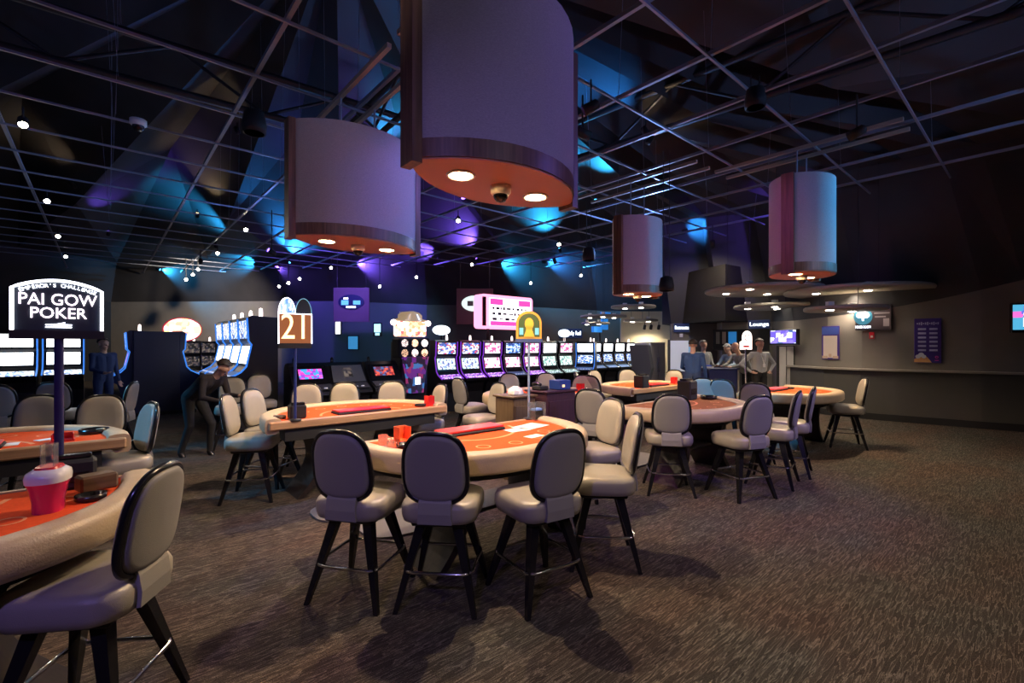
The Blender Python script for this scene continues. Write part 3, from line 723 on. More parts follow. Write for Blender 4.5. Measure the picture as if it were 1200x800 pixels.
p = pd(604, 5.75, 1.006); o = thing('white_device', 'rounded white device on the brown podium', 'device', p, TH); MB().lathe([(.09, 0), (.10, .02), (.08, .07), (.03, .10)], 18).build('shell', M_WHITE, o); MB().box((-.06, -.06, .03), (.08, .06, .06), bev=.01).build('printer', M_WHITE, o)

# ------------------------------------------------------------------ slot machines
M_CAB = mat('slot_cabinet', (.015, .014, .018), .3, .2); M_CABB = mat('slot_cabinet_blue', (.012, .02, .07), .25, .2)
M_LEDB = mat('led_blue', (.05, .25, 1), .3, emit=.6, ecol=(.05, .28, 1)); M_LEDP = mat('led_purple', (.4, .05, 1), .3, emit=.4, ecol=(.35, .06, .9)); M_LEDW = mat('led_white', (.8, .85, 1), .3, emit=2)
W_ = (1, 1, 1)
SCR = {'w': screen('screen_white', [(1, 1, 1), (.95, .97, 1), (1, .98, 1), (.7, .85, 1), (1, 1, 1), (.9, .97, .9), (1, 1, 1)], (16, 16), 3.2),
       'rb': screen('screen_red_blue', [(.9, .95, 1), (.85, .08, .15), (.1, .2, .7), (1, .85, .9), (.08, .1, .3), (.95, .95, 1)], (22, 30), 1.15),
       'num': screen('screen_reels', [(1, 1, 1), (.25, .35, .7), (.9, .95, 1), (.5, .8, .7), (1, .9, 1), (.1, .1, .3), (.8, .85, 1)], (26, 26), 1.2),
       'pink': screen('screen_pink', [(1, .9, 1), (1, .6, .8), (.95, .85, 1), (.8, .1, .3), (1, .8, .9)], (18, 18), 1.3),
       'grn': screen('screen_pale_green', [(.9, 1, .95), (.3, .6, .5), (1, 1, 1), (.15, .3, .3), (.8, .95, .9)], (24, 24), 1.2),
       'blu': screen('screen_blue', [(.9, .95, 1), (.06, .14, .5), (.1, .3, .9), (.03, .05, .2), (.6, .75, 1)], (20, 30), 1.2),
       'dk': screen('screen_dark', [(.02, .02, .03), (.08, .06, .06), (.01, .01, .01), (.15, .12, .1)], (20, 20), 1),
       'pur': screen('screen_magenta', [(.9, .1, .5), (.25, .05, .5), (.05, .3, .8), (.6, .05, .4)], (18, 18), 1.4),
       'red': screen('screen_red_flower', [(.25, .02, .02), (.6, .08, .05), (.08, .02, .05), (.05, .1, .25)], (18, 18), 1.5)}
DECK = {'p': screen('deck_purple', [(.35, .08, .7), (.1, .03, .25), (.7, .4, 1), (.2, .05, .5)], (30, 30), 1.5), 'b': screen('deck_blue', [(.05, .15, .7), (.02, .04, .2), (.5, .7, 1), (.05, .1, .45)], (30, 30), 1.0),
        'w': screen('deck_white', [(.9, .95, 1), (.2, .4, .9), (1, 1, 1), (.05, .1, .3)], (24, 24), 1.6), 'g': screen('deck_green', [(.3, .5, .45), (.7, .9, .8), (.05, .1, .1), (.2, .3, .3)], (30, 30), 1.0), 'd': screen('deck_dark', [(.03, .03, .04), (.1, .1, .12), (.01, .01, .02)], (30, 30), 1)}
SLOTCACHE = {}
def slot_upright(p, rz, label, top, main, deck, w=.62, k=1.0, led=None, candle=True, cab=None, group='upright video slot machines', ledside=False):
    o = thing('slot_machine', label, 'slot machine', p, rz, group); cab = cab or M_CAB
    key = (w, k)
    if key not in SLOTCACHE:
        prof = [(.30, 0), (.30, 1.72), (-.06, 1.74), (-.12, 1.70), (-.10, 1.36), (-.06, 1.31), (-.13, .98), (-.20, .90), (-.38, .80), (-.38, .74), (-.26, .66), (-.20, .45), (-.24, 0)]
        prof = [(y * k, z * k) for y, z in prof]
        Mx = Matrix(((0, 0, 1, 0), (1, 0, 0, 0), (0, 1, 0, 0), (0, 0, 0, 1)))
        body = MB().prism(prof, -w * k / 2, w * k / 2, 0, Mx).mesh('cabinet', cab)
        def quad(y0, z0, y1, z1, m, nm, f=.82, off=.006):
            hw_ = w * k * f / 2; d = Vector((y1 - y0, z1 - z0)).normalized(); nx, nz = -d.y, d.x
            b = MB(); b.add([(x, (y + nx * o_) * k, (z + nz * o_) * k) for o_ in (.0, off) for (x, y, z) in ((-hw_, y0, z0), (hw_, y0, z0), (hw_, y1, z1), (-hw_, y1, z1))], [(0, 1, 2, 3), (7, 6, 5, 4), (0, 4, 5, 1), (1, 5, 6, 2), (2, 6, 7, 3), (3, 7, 4, 0)])
            return b
        ed = MB()
        sc_ = MB()
        ST = {}
        ST['t'] = quad(-.103, 1.40, -.118, 1.67, None, 't').mesh('top_screen', M_BLACK)
        ST['m'] = quad(-.121, 1.02, -.066, 1.285, None, 'm').mesh('main_screen', M_BLACK)
        ST['d'] = quad(-.37, .806, -.212, .893, None, 'd', .9).mesh('button_deck', M_BLACK)
        bt = MB()
        for i in range(5): bt.box((w * k * (-.3 + .15 * i), -.33 * k, .838 * k), (.05 * k, .035 * k, .02 * k), bev=.005)
        ST['b'] = bt.mesh('buttons', mat('slot_buttons', (.5, .5, .6), .3, emit=.6, ecol=(.6, .7, 1)))
        pts = [(-.125, 1.70), (-.105, 1.36), (-.065, 1.31), (-.135, .98), (-.205, .90), (-.385, .80)]
        ld = MB()
        for sg in (-1, 1): ld.tube([(sg * w * k / 2, y * k, z * k) for y, z in pts], .014 * k, 5)
        ST['l'] = ld.mesh('edge_trim', M_CHROME)
        cb = MB(); cb.lathe([(.028 * k, 1.72 * k), (.028 * k, 1.80 * k), (.022 * k, 1.86 * k), (.004, 1.87 * k)], 10, 0, Matrix.Translation((w * k * .22, .1 * k, 0)))
        ST['c'] = cb.mesh('candle_light', mat('candle_glow', (1, .85, .8), .4, emit=2.5, ecol=(1, .8, .75)))
        SLOTCACHE[key] = (body, ST)
    body, ST = SLOTCACHE[key]
    def put(nm, me, m=None):
        if m is not None: me = me.copy(); me.materials.clear(); me.materials.append(m)
        return obj(nm, me, o)
    put('cabinet', body, cab); put('top_screen', ST['t'], SCR[top]); put('main_screen', ST['m'], SCR[main])
    q = put('button_deck', ST['d'], DECK[deck]); bb = put('buttons', ST['b']); bb.parent = q
    put('edge_trim', ST['l'], led or M_CHROME)
    if candle: put('candle_light', ST['c'])
    return o
RZT = TH                                          # fronts (-y local) look along +t
names = [('rb', 'num', 'p'), ('rb', 'num', 'p'), ('pink', 'pink', 'p'), ('blu', 'pink', 'b'), ('pink', 'pink', 'p'), ('w', 'grn', 'g'), ('pink', 'grn', 'g')]
ordn = ['first', 'second', 'third', 'fourth', 'fifth', 'sixth', 'last']
for i, (a, m_, d_) in enumerate(names):
    slot_upright(st(6.35 + .72 * i, -9.8), RZT, f'{ordn[i]} slot machine from the left in the long row behind the podiums', a, m_, d_, led=M_LEDP if d_ == 'p' else None)
for i in range(4):
    slot_upright(st(13.4 + .72 * i, -10.85), RZT, f'{ordn[i]} slot machine from the left in the short bank before the kitchen', 'w', 'blu', 'b')
slot_upright(st(12.2, -10.2), RZT - 1.1, 'slot machine seen side-on between the long row and the short bank', 'w', 'blu', 'b', led=M_LEDB)
slot_upright(pd(18, 11.0), RZT, 'dazzling white slot machine at the far left edge', 'w', 'w', 'w', w=.66, k=1.12, led=M_LEDB, candle=False)
slot_upright(pd(75, 11.75), RZT, 'dazzling white slot machine behind the pai gow pole', 'w', 'w', 'w', w=.66, k=1.12, led=M_LEDB, candle=False)
# end-on bank with dark end panel
pb = pd(184, 10.9); sb, tb = CS * pb.x + SN * pb.y, SN * pb.x - CS * pb.y
slot_upright(st(sb - .42, tb - .35), RZT - PI / 2, 'slot machine in profile on the left of the dark bank end', 'blu', 'pur', 'b', w=.66, k=1.12, led=M_LEDB, cab=M_CABB)
slot_upright(st(sb + .42, tb - .35), RZT + PI / 2, 'slot machine in profile on the right of the dark bank end', 'blu', 'blu', 'b', w=.66, k=1.12, led=M_LEDB, cab=M_CABB)
o = thing('bank_end_panel', 'tall dark navy end panel closing the left slot bank', 'panel', st(sb, tb + .06), RZT)
MB().box((0, 0, 1.0), (.86, .05, 1.86), bev=.01).build('panel', mat('navy_panel', (.02, .02, .055), .5), o); MB().box((0, 0, .04), (1.5, .06, .08)).build('plinth', M_BLKM, o)
# dark machines further back
for px, d, lab in ((222, 13.4, 'unlit dark slot machine under the oval yellow sign'), (241, 14.4, 'narrow dark slot machine right of the unlit one'), (258, 15.4, 'dark slot machine beside the blue-lit bank')):
    slot_upright(pd(px, d), RZT, lab, 'dk', 'dk', 'd', w=.55, candle=True, led=M_CHROME if px != 243 else M_LEDW)
o = thing('oval_sign', 'glowing yellow and white oval sign above the dark slot machines', 'sign', pd(214, 12.9, zof(386, 12.9)), RZT)
b = MB(); b.prism([(.42 * math.cos(a), .30 * math.sin(a)) for a in np.linspace(0, 2 * PI, 28, endpoint=False)], -.05, .05, 0, UP); b.build('face', screen('oval_print', [(1, 1, .9), (1, .85, .3), (.9, .95, .7), (.9, .3, .2), (1, 1, 1)], (7, 9), 2.2), o)
b = MB(); b.tube([(.43 * math.cos(a), 0, .31 * math.sin(a)) for a in np.linspace(0, 2 * PI, 28, endpoint=False)], .03, 6, closed=True); b.build('rim', mat('red_rim', (.4, .02, .05), .4, emit=.4, ecol=(.8, .05, .1)), o)
MB().tube([(0, .02, -.3), (0, .02, -(zof(386, 12.9)) + .01)], .03, 8).build('post', M_BLKM, o)
# tall blue-lit curved machines seen from the side
for i, lab in enumerate(['nearest tall blue-lit slot machine seen from its side', 'second tall blue-lit slot machine in the curved bank', 'third tall blue-lit slot machine in the curved bank', 'farthest tall blue-lit slot machine in the curved bank']):
    slot_upright(st(2.16, -10.07 - .80 * i), RZT - PI / 2, lab, 'blu', 'w', 'b', w=.62, k=1.24, led=M_LEDB, cab=M_CAB, group='tall blue-lit slot machines')
# slant-top machines
def slant(p, rz, label, scr, lite=False, wd=.72):
    o = thing('slant_machine', label, 'slot machine', p, rz, 'slant-top machines')
    prof = [(.34, 0), (.34, 1.16), (.26, 1.25), (.12, 1.27), (.02, 1.20), (-.20, .86), (-.44, .74), (-.46, .68), (-.30, .60), (-.24, 0)]
    Mx = Matrix(((0, 0, 1, 0), (1, 0, 0, 0), (0, 1, 0, 0), (0, 0, 0, 1)))
    MB().prism(prof, -wd / 2, wd / 2, 0, Mx).build('cabinet', M_CAB, o)
    f = MB(); f.add([(x, y, z) for x, y, z in ((-wd * .46, -.195, .89), (wd * .46, -.195, .89), (wd * .42, .015, 1.205), (-wd * .42, .015, 1.205), (-wd * .46, -.205, .885), (wd * .46, -.205, .885), (wd * .42, .005, 1.21), (-wd * .42, .005, 1.21))], [(0, 1, 2, 3), (7, 6, 5, 4), (0, 4, 5, 1), (1, 5, 6, 2), (2, 6, 7, 3), (3, 7, 4, 0)])
    f.build('face_panel', mat('silver_face', (.28, .28, .3), .35, .5) if lite else M_BLACK, o)
    f = MB(); a = .24 if lite else .6
    f.add([(-wd * a * .5, -.152, .975), (wd * a * .5, -.152, .975), (wd * a * .5, -.032, 1.155), (-wd * a * .5, -.032, 1.155)], [(0, 1, 2, 3)]); f.build('screen', SCR[scr], o)
    q = MB().box((0, -.31, .82), (wd * .9, .2, .016), 0, Matrix.Translation((0, -.31, .82)) @ Matrix.Rotation(.46, 4, 'X') @ Matrix.Translation((0, .31, -.82))).build('button_deck', mat('slant_deck', (.08, .08, .09), .4), o)
    b = MB()
    for i in range(4): b.box((-.2 + .13 * i, -.36, .806), (.06, .03, .02))
    b.build('buttons', mat('slant_buttons', (.7, .65, .6), .4, emit=.25, ecol=(.7, .7, 1)), q)
    MB().lathe([(.03, 1.25), (.03, 1.34), (.01, 1.37)], 10, 0, Matrix.Translation((-wd * .3, .2, 0))).build('candle_light', M_BLACK, o)
slant(st(2.98, -9.3), RZT, 'slant-top machine with a magenta screen behind the twenty-one pole', 'pur')
slant(st(3.72, -9.35), RZT, 'slant-top machine with a silver face in the middle', 'dk', True)
slant(st(4.52, -9.4), RZT, 'slant-top machine with a red flower screen', 'red')
# reel machine with lamps
o = thing('reel_bonus_machine', 'tall bonus machine with round lit reels under a crown topper', 'slot machine', st(5.30, -9.6), RZT)
MB().box((0, .1, .85), (.62, .5, 1.7), bev=.02).build('cabinet', M_CAB, o)
MB().rings([[(x, y - .02, z) for x, y in rrect(w_, .30, .05, 3)] for w_, z in ((.34, .55), (.40, .9), (.56, 1.25), (.60, 1.35))], M=Matrix.Translation((0, -.18, 0))).build('lower_display', screen('bonus_lower', [(.02, .01, .03), (.12, .02, .2), (.02, .02, .05), (.05, .15, .4), (.25, .03, .12)], (9, 9), .9), o)
MB().box((0, -.345, .82), (.13, .02, .16)).build('ticket_light', M_LEDW, o)
MB().box((0, -.05, 1.55), (.80, .34, .44), bev=.03).build('reel_box', M_BLKM, o)
for i in range(3):
    for j in range(2):
        MB().lathe([(.001, 0), (.085, 0), (.095, -.03), (.08, -.03)], 16, 0, Matrix.Translation((-.25 + .25 * i, -.22, 1.44 + .22 * j)) @ Matrix.Rotation(-PI / 2, 4, 'X') @ Matrix.Rotation(PI, 4, 'X')).build('round_reel_lamp', mat('reel_lamp', (1, .8, .7), .4, emit=2.4, ecol=(1, .82, .8)) if (i + j) % 2 else mat('reel_lamp_amber', (1, .5, .2), .4, emit=2, ecol=(1, .62, .4)), o)
MB().box((0, 0, 1.98), (.74, .22, .34), bev=.03).build('topper_sign', screen('topper_print', [(1, .9, .9), (1, .3, .15), (.9, .1, .1), (1, .95, .9), (1, .6, .3)], (14, 14), 1.8), o)
MB().rings([[(w_ * math.cos(a), .14 * math.sin(a), z) for a in np.linspace(0, 2 * PI, 20, endpoint=False)] for w_, z in ((.40, 2.15), (.42, 2.19), (.30, 2.22), (.30, 2.30), (.22, 2.36), (.05, 2.38))]).build('crown', mat('crown_gold', (.6, .45, .3), .25, .6, emit=.25, ecol=(1, .7, .4)), o)
for sg in (-1, 1): MB().lathe([(.001, -.07), (.05, -.05), (.07, 0), (.05, .05), (.001, .07)], 12, 0, Matrix.Translation((sg * .44, -.05, 2.12))).build('corner_lamp', M_BULB if False else mat('reel_lamp', (1, .8, .7)), o)
# oval topper on first machine
for s_, lab in ((6.30, 'white oval topper sign on the first machine of the long row'), (10.75, 'pale blue oval topper sign on the last machine of the long row')):
    o = thing('oval_topper', lab, 'sign', st(s_, -9.85, 1.745), RZT)
    MB().tube([(0, 0, 0), (0, 0, .14)], .02, 6).build('stem', M_BLKM, o)
    MB().prism([(.24 * math.cos(a), .24 + .12 * math.sin(a)) for a in np.linspace(0, 2 * PI, 24, endpoint=False)], -.03, .03, 0, UP).build('face', mat('oval_lit', (.8, .9, 1), .4, emit=1.8, ecol=(.8, .92, 1)), o)
# big pink sign
o = thing('pink_paytable_sign', 'big glowing pink and white paytable sign above the slot row', 'sign', st(8.75, -10.35), RZT)
zc = 2.55; wv, hv = 1.95, .95
MB().prism(rrect(wv, hv, .10, 4), -.16, .16, 0, Matrix.Translation((0, 0, zc)) @ UP).build('light_box', mat('pink_box', (.9, .3, .5), .4, emit=1.5, ecol=(1, .33, .52)), o)
MB().box((.10, -.168, zc), (wv * .80, .012, hv * .80)).build('face', mat('paytable_white', (1, .9, .95), .4, emit=2.4, ecol=(1, .88, .96)), o)
b = MB(); b.box((.10 - .53, -.177, zc + .28), (.46, .008, .17)); b.box((.10 + .53, -.177, zc + .28), (.46, .008, .17)); b.box((.1, -.177, zc - .32), (1.5, .008, .12)); b.build('pink_panels', mat('hot_pink', (.9, .05, .3), .4, emit=1.3, ecol=(1, .06, .35)), o)
b = MB(); rnd = random.Random(3)
for r_ in range(3):
    x = -.58
    while x < .75:
        wg = rnd.uniform(.05, .16); b.box((x + wg / 2, -.177, zc + .10 - r_ * .15), (wg, .008, rnd.uniform(.03, .08))); x += wg + rnd.uniform(.03, .10)
b.build('paytable_rows', mat('dark_print', (.08, .03, .12), .5), o, kind='stuff')
b = MB(); b.box((-wv / 2 + .115, -.165, zc), (.13, .008, hv * .84)); b.build('maroon_strip', mat('maroon', (.16, .0, .03), .4), o)
for sg in (-1, 1): MB().tube([(sg * .6, 0, .005), (sg * .6, 0, zc - hv / 2)], .04, 8).build('post', M_BLKM, o)
# blue cascading sign above the short bank
o = thing('blue_logo_sign', 'blue stepped light sign above the short slot bank', 'sign', pd(704, 18.4), RZT)
zz = zof(386, 18.4); b = MB(); b.box((-.25, 0, zz), (.5, .12, .22)); b.box((.22, 0, zz + .26), (.34, .12, .52)); b.box((.30, 0, zz + .62), (.5, .12, .14)); b.build('light_panel', mat('blue_lit', (.03, .2, .6), .4, emit=.55, ecol=(.03, .25, .75)), o)
MB().tube([(0, .05, .005), (0, .05, zz)], .04, 8).build('post', M_BLKM, o)

# ------------------------------------------------------------------ wall signs, posters, tv
def on_wall(px, py, off=.06):
    """point on the wall polygon seen at a pixel, with the wall's inward normal angle"""
    dx = (px - 600) / F; best = None
    for i in range(NW):
        a, c = WALLPTS[i], WALLPTS[(i + 1) % NW]
        ex, ey = c[0] - a[0], c[1] - a[1]; den = ex - dx * ey
        if abs(den) < 1e-9: continue
        u = (dx * a[1] - a[0]) / den
        if 0 <= u <= 1:
            d = a[1] + ey * u
            if d > 1 and (best is None or d < best[0]):
                n_ = Vector((-ey, ex)).normalized(); best = (d, n_)
    d, n_ = best; p = Vector((dx * d, d)) + n_ * off
    return Vector((p.x, p.y, zof(py, d))), math.atan2(n_.y, n_.x) + PI / 2, d
def panel(name, label, cat, px0, py0, px1, py1, m, off=.04, th=.05, dist=None):
    if dist:
        w_ = (px1 - px0) / F * dist; h_ = (py1 - py0) / F * dist; c = pd((px0 + px1) / 2, dist, zof((py0 + py1) / 2, dist)); o = thing(name, label, cat, c, 0)
        MB().box((0, 0, 0), (w_, th, h_), bev=.006).build('board', m, o)
        for sg in (-1, 1): MB().tube([(sg * w_ * .4, 0, h_ / 2), (sg * w_ * .4, 0, GZ - c.z)], .008, 5).build('hanger_rod', M_TRUSS, o)
        return o, w_, h_, th
    c, rz, d = on_wall((px0 + px1) / 2, (py0 + py1) / 2, off)
    a, _, _ = on_wall(px0, py0, off); e, _, _ = on_wall(px1, py0, off)
    w_ = math.hypot(e.x - a.x, e.y - a.y); h_ = (py1 - py0) / F * d
    o = thing(name, label, cat, c, rz); MB().box((0, 0, 0), (w_, th, h_), bev=.006).build('board', m, o)
    return o, w_, h_, th
M_SIGNBR = mat('plum_board', (.13, .08, .10), .6)
for px0, py0, px1, py1, lab, ms in ((391, 337, 433, 377, 'plum square board with a dark blue oval logo', 'b'), (535, 338, 578, 380, 'plum square board with a white oval logo beside the pink sign', 'w')):
    o, w_, h_, th = panel('logo_board', lab, 'sign', px0, py0, px1, py1, M_SIGNBR, dist=15.5)
    e = MB(); e.prism([(w_ * .36 * math.cos(a), h_ * .22 * math.sin(a) + h_ * .08) for a in np.linspace(0, 2 * PI, 24, endpoint=False)], th / 2, th / 2 + .03, 0, UP)
    e.build('oval', mat('oval_navy', (.01, .02, .06), .4) if ms == 'b' else mat('oval_white', (.7, .85, .8), .4, emit=.8, ecol=(.75, .95, .9)), o)
    b = MB(); yy = -th / 2 - .034
    if ms == 'b':
        b.box((-w_ * .17, yy, h_ * .06), (w_ * .2, .01, h_ * .14)); b.box((w_ * .16, yy, h_ * .06), (w_ * .2, .01, h_ * .12)); b.build('teal_letters', mat('teal_letters', (.1, .4, .5), .4, emit=.7, ecol=(.15, .6, .75)), o)
        b = MB(); b.box((0, yy - .003, -h_ * .07), (w_ * .26, .01, h_ * .05)); b.box((-w_ * .14, yy - .003, h_ * .18), (w_ * .12, .01, h_ * .05)); b.build('white_letters', E_WHITE, o)
    else:
        b.box((w_ * .12, yy, h_ * .12), (w_ * .24, .01, h_ * .2)); b.build('red_panel', mat('red_lit', (.6, .05, .05), .4, emit=.7, ecol=(1, .12, .1)), o)
        b = MB(); b.box((-w_ * .12, yy, h_ * .08), (w_ * .16, .01, h_ * .14)); b.build('grey_letters', mat('grey_letters', (.2, .3, .28), .4), o)
for px0, py0, px1, py1, lab, m in ((408, 393, 421, 410, 'small blue screen on the teal wall', mat('blue_display', (.05, .2, .4), .4, emit=.5, ecol=(.06, .35, .7))),):
    o, w_, h_, th = panel('wall_display', lab, 'display', px0, py0, px1, py1, M_BLKM); MB().box((0, -th / 2 - .004, 0), (w_ * .85, .008, h_ * .88)).build('glass', m, o)
o, w_, h_, th = panel('lit_wall_sign', 'small glowing white sign on the wall below the plum board', 'sign', 393, 376, 401, 392, M_BLKM); MB().box((0, -th / 2 - .004, 0), (w_ * .7, .008, h_ * .9)).build('glow_face', mat('white_lit2', (1, 1, .95), .4, emit=1.6), o)
o, w_, h_, th = panel('lit_wall_sign', 'small pale blue glowing sign left of the crown-topped machine', 'sign', 438, 378, 448, 394, M_BLKM); MB().box((0, -th / 2 - .004, h_ * .1), (w_ * .75, .008, h_ * .6)).build('glow_face', mat('cyan_lit', (.5, .85, 1), .4, emit=1.2, ecol=(.45, .85, 1)), o); MB().box((0, -th / 2 - .004, -h_ * .34), (w_ * .5, .008, h_ * .18)).build('lower_panel', mat('cyan_lit', (.5, .85, 1)), o)
E_SIGN = mat('sign_letters_lit', (.8, .9, 1), .4, emit=3, ecol=(.8, .9, 1)); M_SIGNBLUE = mat('sign_navy', (.02, .03, .09), .5, emit=.05, ecol=(.1, .2, .7))
for px0, py0, px1, py1, lab, tx in ((789, 379, 807, 389, 'navy illuminated sign reading Restrooms over the doorway', 'Restrooms'), (877, 375, 902, 385, 'navy illuminated sign reading Lounge on the taupe wall', 'Lounge'), (655, 385, 682, 396, 'navy illuminated sign reading Saint Jelly Roll above the slot row', 'Saint Jelly Roll')):
    o, w_, h_, th = panel('lettered_sign', lab, 'sign', px0, py0, px1, py1, M_SIGNBLUE, .06)
    me = text_mesh(tx, h_ * .62); wd_ = max(v.co.x for v in me.vertices) - min(v.co.x for v in me.vertices)
    text(o, tx, h_ * .62, (0, -th / 2 - .004, 0), E_SIGN, sx=min(1.2, w_ * .88 / wd_))
def tv(px0, py0, px1, py1, lab, label2, cols):
    o, w_, h_, th = panel('wall_television', lab, 'television', px0, py0, px1, py1, M_BLACK, .30, .08)
    o.rotation_euler[2] += .12
    MB().box((0, -.044, .01), (w_ * .9, .01, h_ * .84)).build('screen', screen('tv_' + label2, cols, (5, 7), 1.5), o)
    MB().box((0, .14, -h_ * .2), (.1, .2, .1)).build('wall_bracket', M_BLKM, o)
    b = MB(); b.lathe([(h_ * .02, 0), (h_ * .10, .002), (h_ * .10, .006)], 12, 0, Matrix.Translation((w_ * .0, -.052, h_ * .12)) @ Matrix.Rotation(PI / 2, 4, 'X')); b.box((0, -.052, -h_ * .15), (w_ * .26, .006, h_ * .3)); b.build('presenter_picture', mat('tv_pale', (.8, .6, .55), .5, emit=1.3, ecol=(.9, .75, .75)), o)
tv(921, 386, 943, 404, 'small wall television showing a presenter beside the blue poster', 'a', [(.8, .85, 1), (.12, .08, .5), (.2, .15, .7), (.05, .1, .3)])
tv(1180, 356, 1216, 390, 'wall television cut off by the right edge', 'b', [(.7, .1, .4), (.08, .1, .45), (.3, .2, .6), (.05, .25, .4), (.8, .85, 1)])
M_POSB = mat('poster_navy', (.02, .03, .16), .5); M_POSP = mat('poster_violet', (.05, .02, .22), .5)
o, w_, h_, th = panel('wall_poster', 'blue-headed poster with a beige sheet near the television', 'poster', 965, 382, 983, 421, M_POSP, .03, .02)
MB().box((0, -.014, h_ * .36), (w_ * .94, .006, h_ * .22)).build('blue_header', mat('poster_blue', (.04, .08, .35), .5), o); MB().box((0, -.014, -h_ * .12), (w_ * .78, .006, h_ * .66)).build('beige_sheet', mat('beige_sheet', (.62, .52, .45), .6), o)
b = MB(); b.box((-w_ * .3, -.016, -h_ * .43), (w_ * .3, .008, h_ * .08)); b.box((w_ * .3, -.016, -h_ * .43), (w_ * .3, .008, h_ * .08)); b.box((0, -.018, -h_ * .38), (w_ * .16, .008, h_ * .1)); b.build('footer_prints', mat('poster_tan', (.5, .35, .25), .6), o)
o, w_, h_, th = panel('wall_poster', 'violet poster with two columns of printed lines on the curved wall', 'poster', 1071, 373, 1103, 425, M_POSP, .03, .02)
b = MB(); b2 = MB()
for c_ in (-1, 1):
    for r_ in range(6): b.box((c_ * w_ * .21, -.013, h_ * (.26 - .095 * r_)), (w_ * .30, .005, h_ * .042), bev=.002)
for k in range(11): b.box((-w_ * .38 + w_ * .076 * k, -.013, h_ * .385), (w_ * .05, .005, h_ * (.05 + .02 * ((k * 7) % 3 - 1))))
b.build('printed_lines', mat('print_lilac', (.42, .42, .72), .6), o)
MB().add([(-w_ * .5, -.013, -h_ * .49), (w_ * .15, -.013, -h_ * .49), (0, -.013, -h_ * .38), (-w_ * .2, -.013, -h_ * .31), (-w_ * .5, -.013, -h_ * .42)], [(0, 1, 2, 3, 4)]).build('orange_print', mat('print_orange', (.75, .38, .15), .6), o)
b = MB()
for x, z, r in ((-.36, -.36, .1), (-.24, -.32, .11), (-.14, -.36, .09)): b.lathe([(.001, 0), (w_ * r, 0), (w_ * r, .004)], 12, 0, Matrix.Translation((w_ * x, -.014, h_ * z)) @ Matrix.Rotation(PI / 2, 4, 'X'))
b.build('white_flower_print', mat('print_white', (.7, .72, .8), .6), o)
b = MB(); b.tube([(w_ * .33 + w_ * .05 * math.cos(a), -.014, -h_ * .37 + w_ * .05 * math.sin(a)) for a in np.linspace(0, 2 * PI, 12, endpoint=False)], .006, 4, closed=True); b.box((w_ * .33, -.013, -h_ * .44), (w_ * .14, .004, h_ * .02)); b.build('magenta_mark', mat('print_magenta', (.7, .05, .4), .6), o)
o, w_, h_, th = panel('poker_sign', 'dark sign board with a glowing club symbol and pictures', 'sign', 1003, 357, 1044, 387, mat('board_dark', (.06, .04, .05), .6), .05, .05)
x0 = -w_ * .28; b = MB()
for x, z, r in ((0, .18, .085), (-.075, .05, .085), (.075, .05, .085)): b.lathe([(.001, 0), (h_ * r * 1.3, 0), (h_ * r * 1.3, .006)], 14, 0, Matrix.Translation((x0 + h_ * x * 1.3, -.03, h_ * (z + .05))) @ Matrix.Rotation(PI / 2, 4, 'X'))
b.box((x0, -.031, -h_ * .02), (h_ * .06, .006, h_ * .2)); b.build('club_symbol', E_WHITE, o)
b = MB(); b.prism([(x0 + h_ * .30 * math.cos(a), h_ * .04 + h_ * .32 * math.sin(a)) for a in np.linspace(0, 2 * PI, 24, endpoint=False)], .026, .028, 0, UP); b.build('teal_disc', mat('teal_disc', (.03, .15, .22), .4, emit=.25, ecol=(.06, .4, .6)), o)
text(o, 'POKER ROOM', h_ * .14, (x0, -.031, -h_ * .37), E_WHITE, sx=.55)
b = MB(); b.box((w_ * .24, -.028, h_ * .34), (w_ * .42, .005, h_ * .12)); b.build('blue_band', mat('band_blue', (.08, .08, .28), .5), o)
b = MB(); b.box((w_ * .24, -.028, h_ * .16), (w_ * .42, .005, h_ * .05)); b.box((w_ * .2, -.028, h_ * .02), (w_ * .3, .005, h_ * .05)); b.box((w_ * .36, -.028, -h_ * .2), (w_ * .16, .005, h_ * .3)); b.build('picture_prints', mat('print_grey', (.35, .3, .32), .6), o)
o, w_, h_, th = panel('fire_strobe', 'small red fire strobe under the club sign', 'alarm', 1019, 389, 1025, 397, M_RED, .03, .06); MB().box((0, -.035, -h_ * .15), (w_ * .5, .02, h_ * .3)).build('strobe_lens', M_WHITE, o)
o, w_, h_, th = panel('wall_switch', 'small pale wall plate under the Restrooms sign', 'wall plate', 796, 391, 800, 395, M_WHITE, .02, .02); MB().box((0, -.014, 0), (w_ * .3, .01, h_ * .4)).build('toggle', M_WHITE, o)

# ------------------------------------------------------------------ doorway, lounge shelf, kitchen
c, rz, d = on_wall(799, 425, .02); dw = (814 - 786) / F * d
o = obj('door_1', None, None, (c.x, c.y, 0), rz, 'bright pale doorway under the Restrooms sign', 'door', kind='structure')
hd = zof(399, d)
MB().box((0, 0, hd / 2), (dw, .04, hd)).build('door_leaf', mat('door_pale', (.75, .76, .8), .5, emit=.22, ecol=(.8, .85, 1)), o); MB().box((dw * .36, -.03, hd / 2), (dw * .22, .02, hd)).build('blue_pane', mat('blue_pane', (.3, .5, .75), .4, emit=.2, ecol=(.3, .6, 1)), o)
for sg in (-1, 1): MB().box((sg * (dw / 2 + .03), -.02, hd / 2), (.06, .1, hd + .06)).build('door_frame', M_WALLD, o)
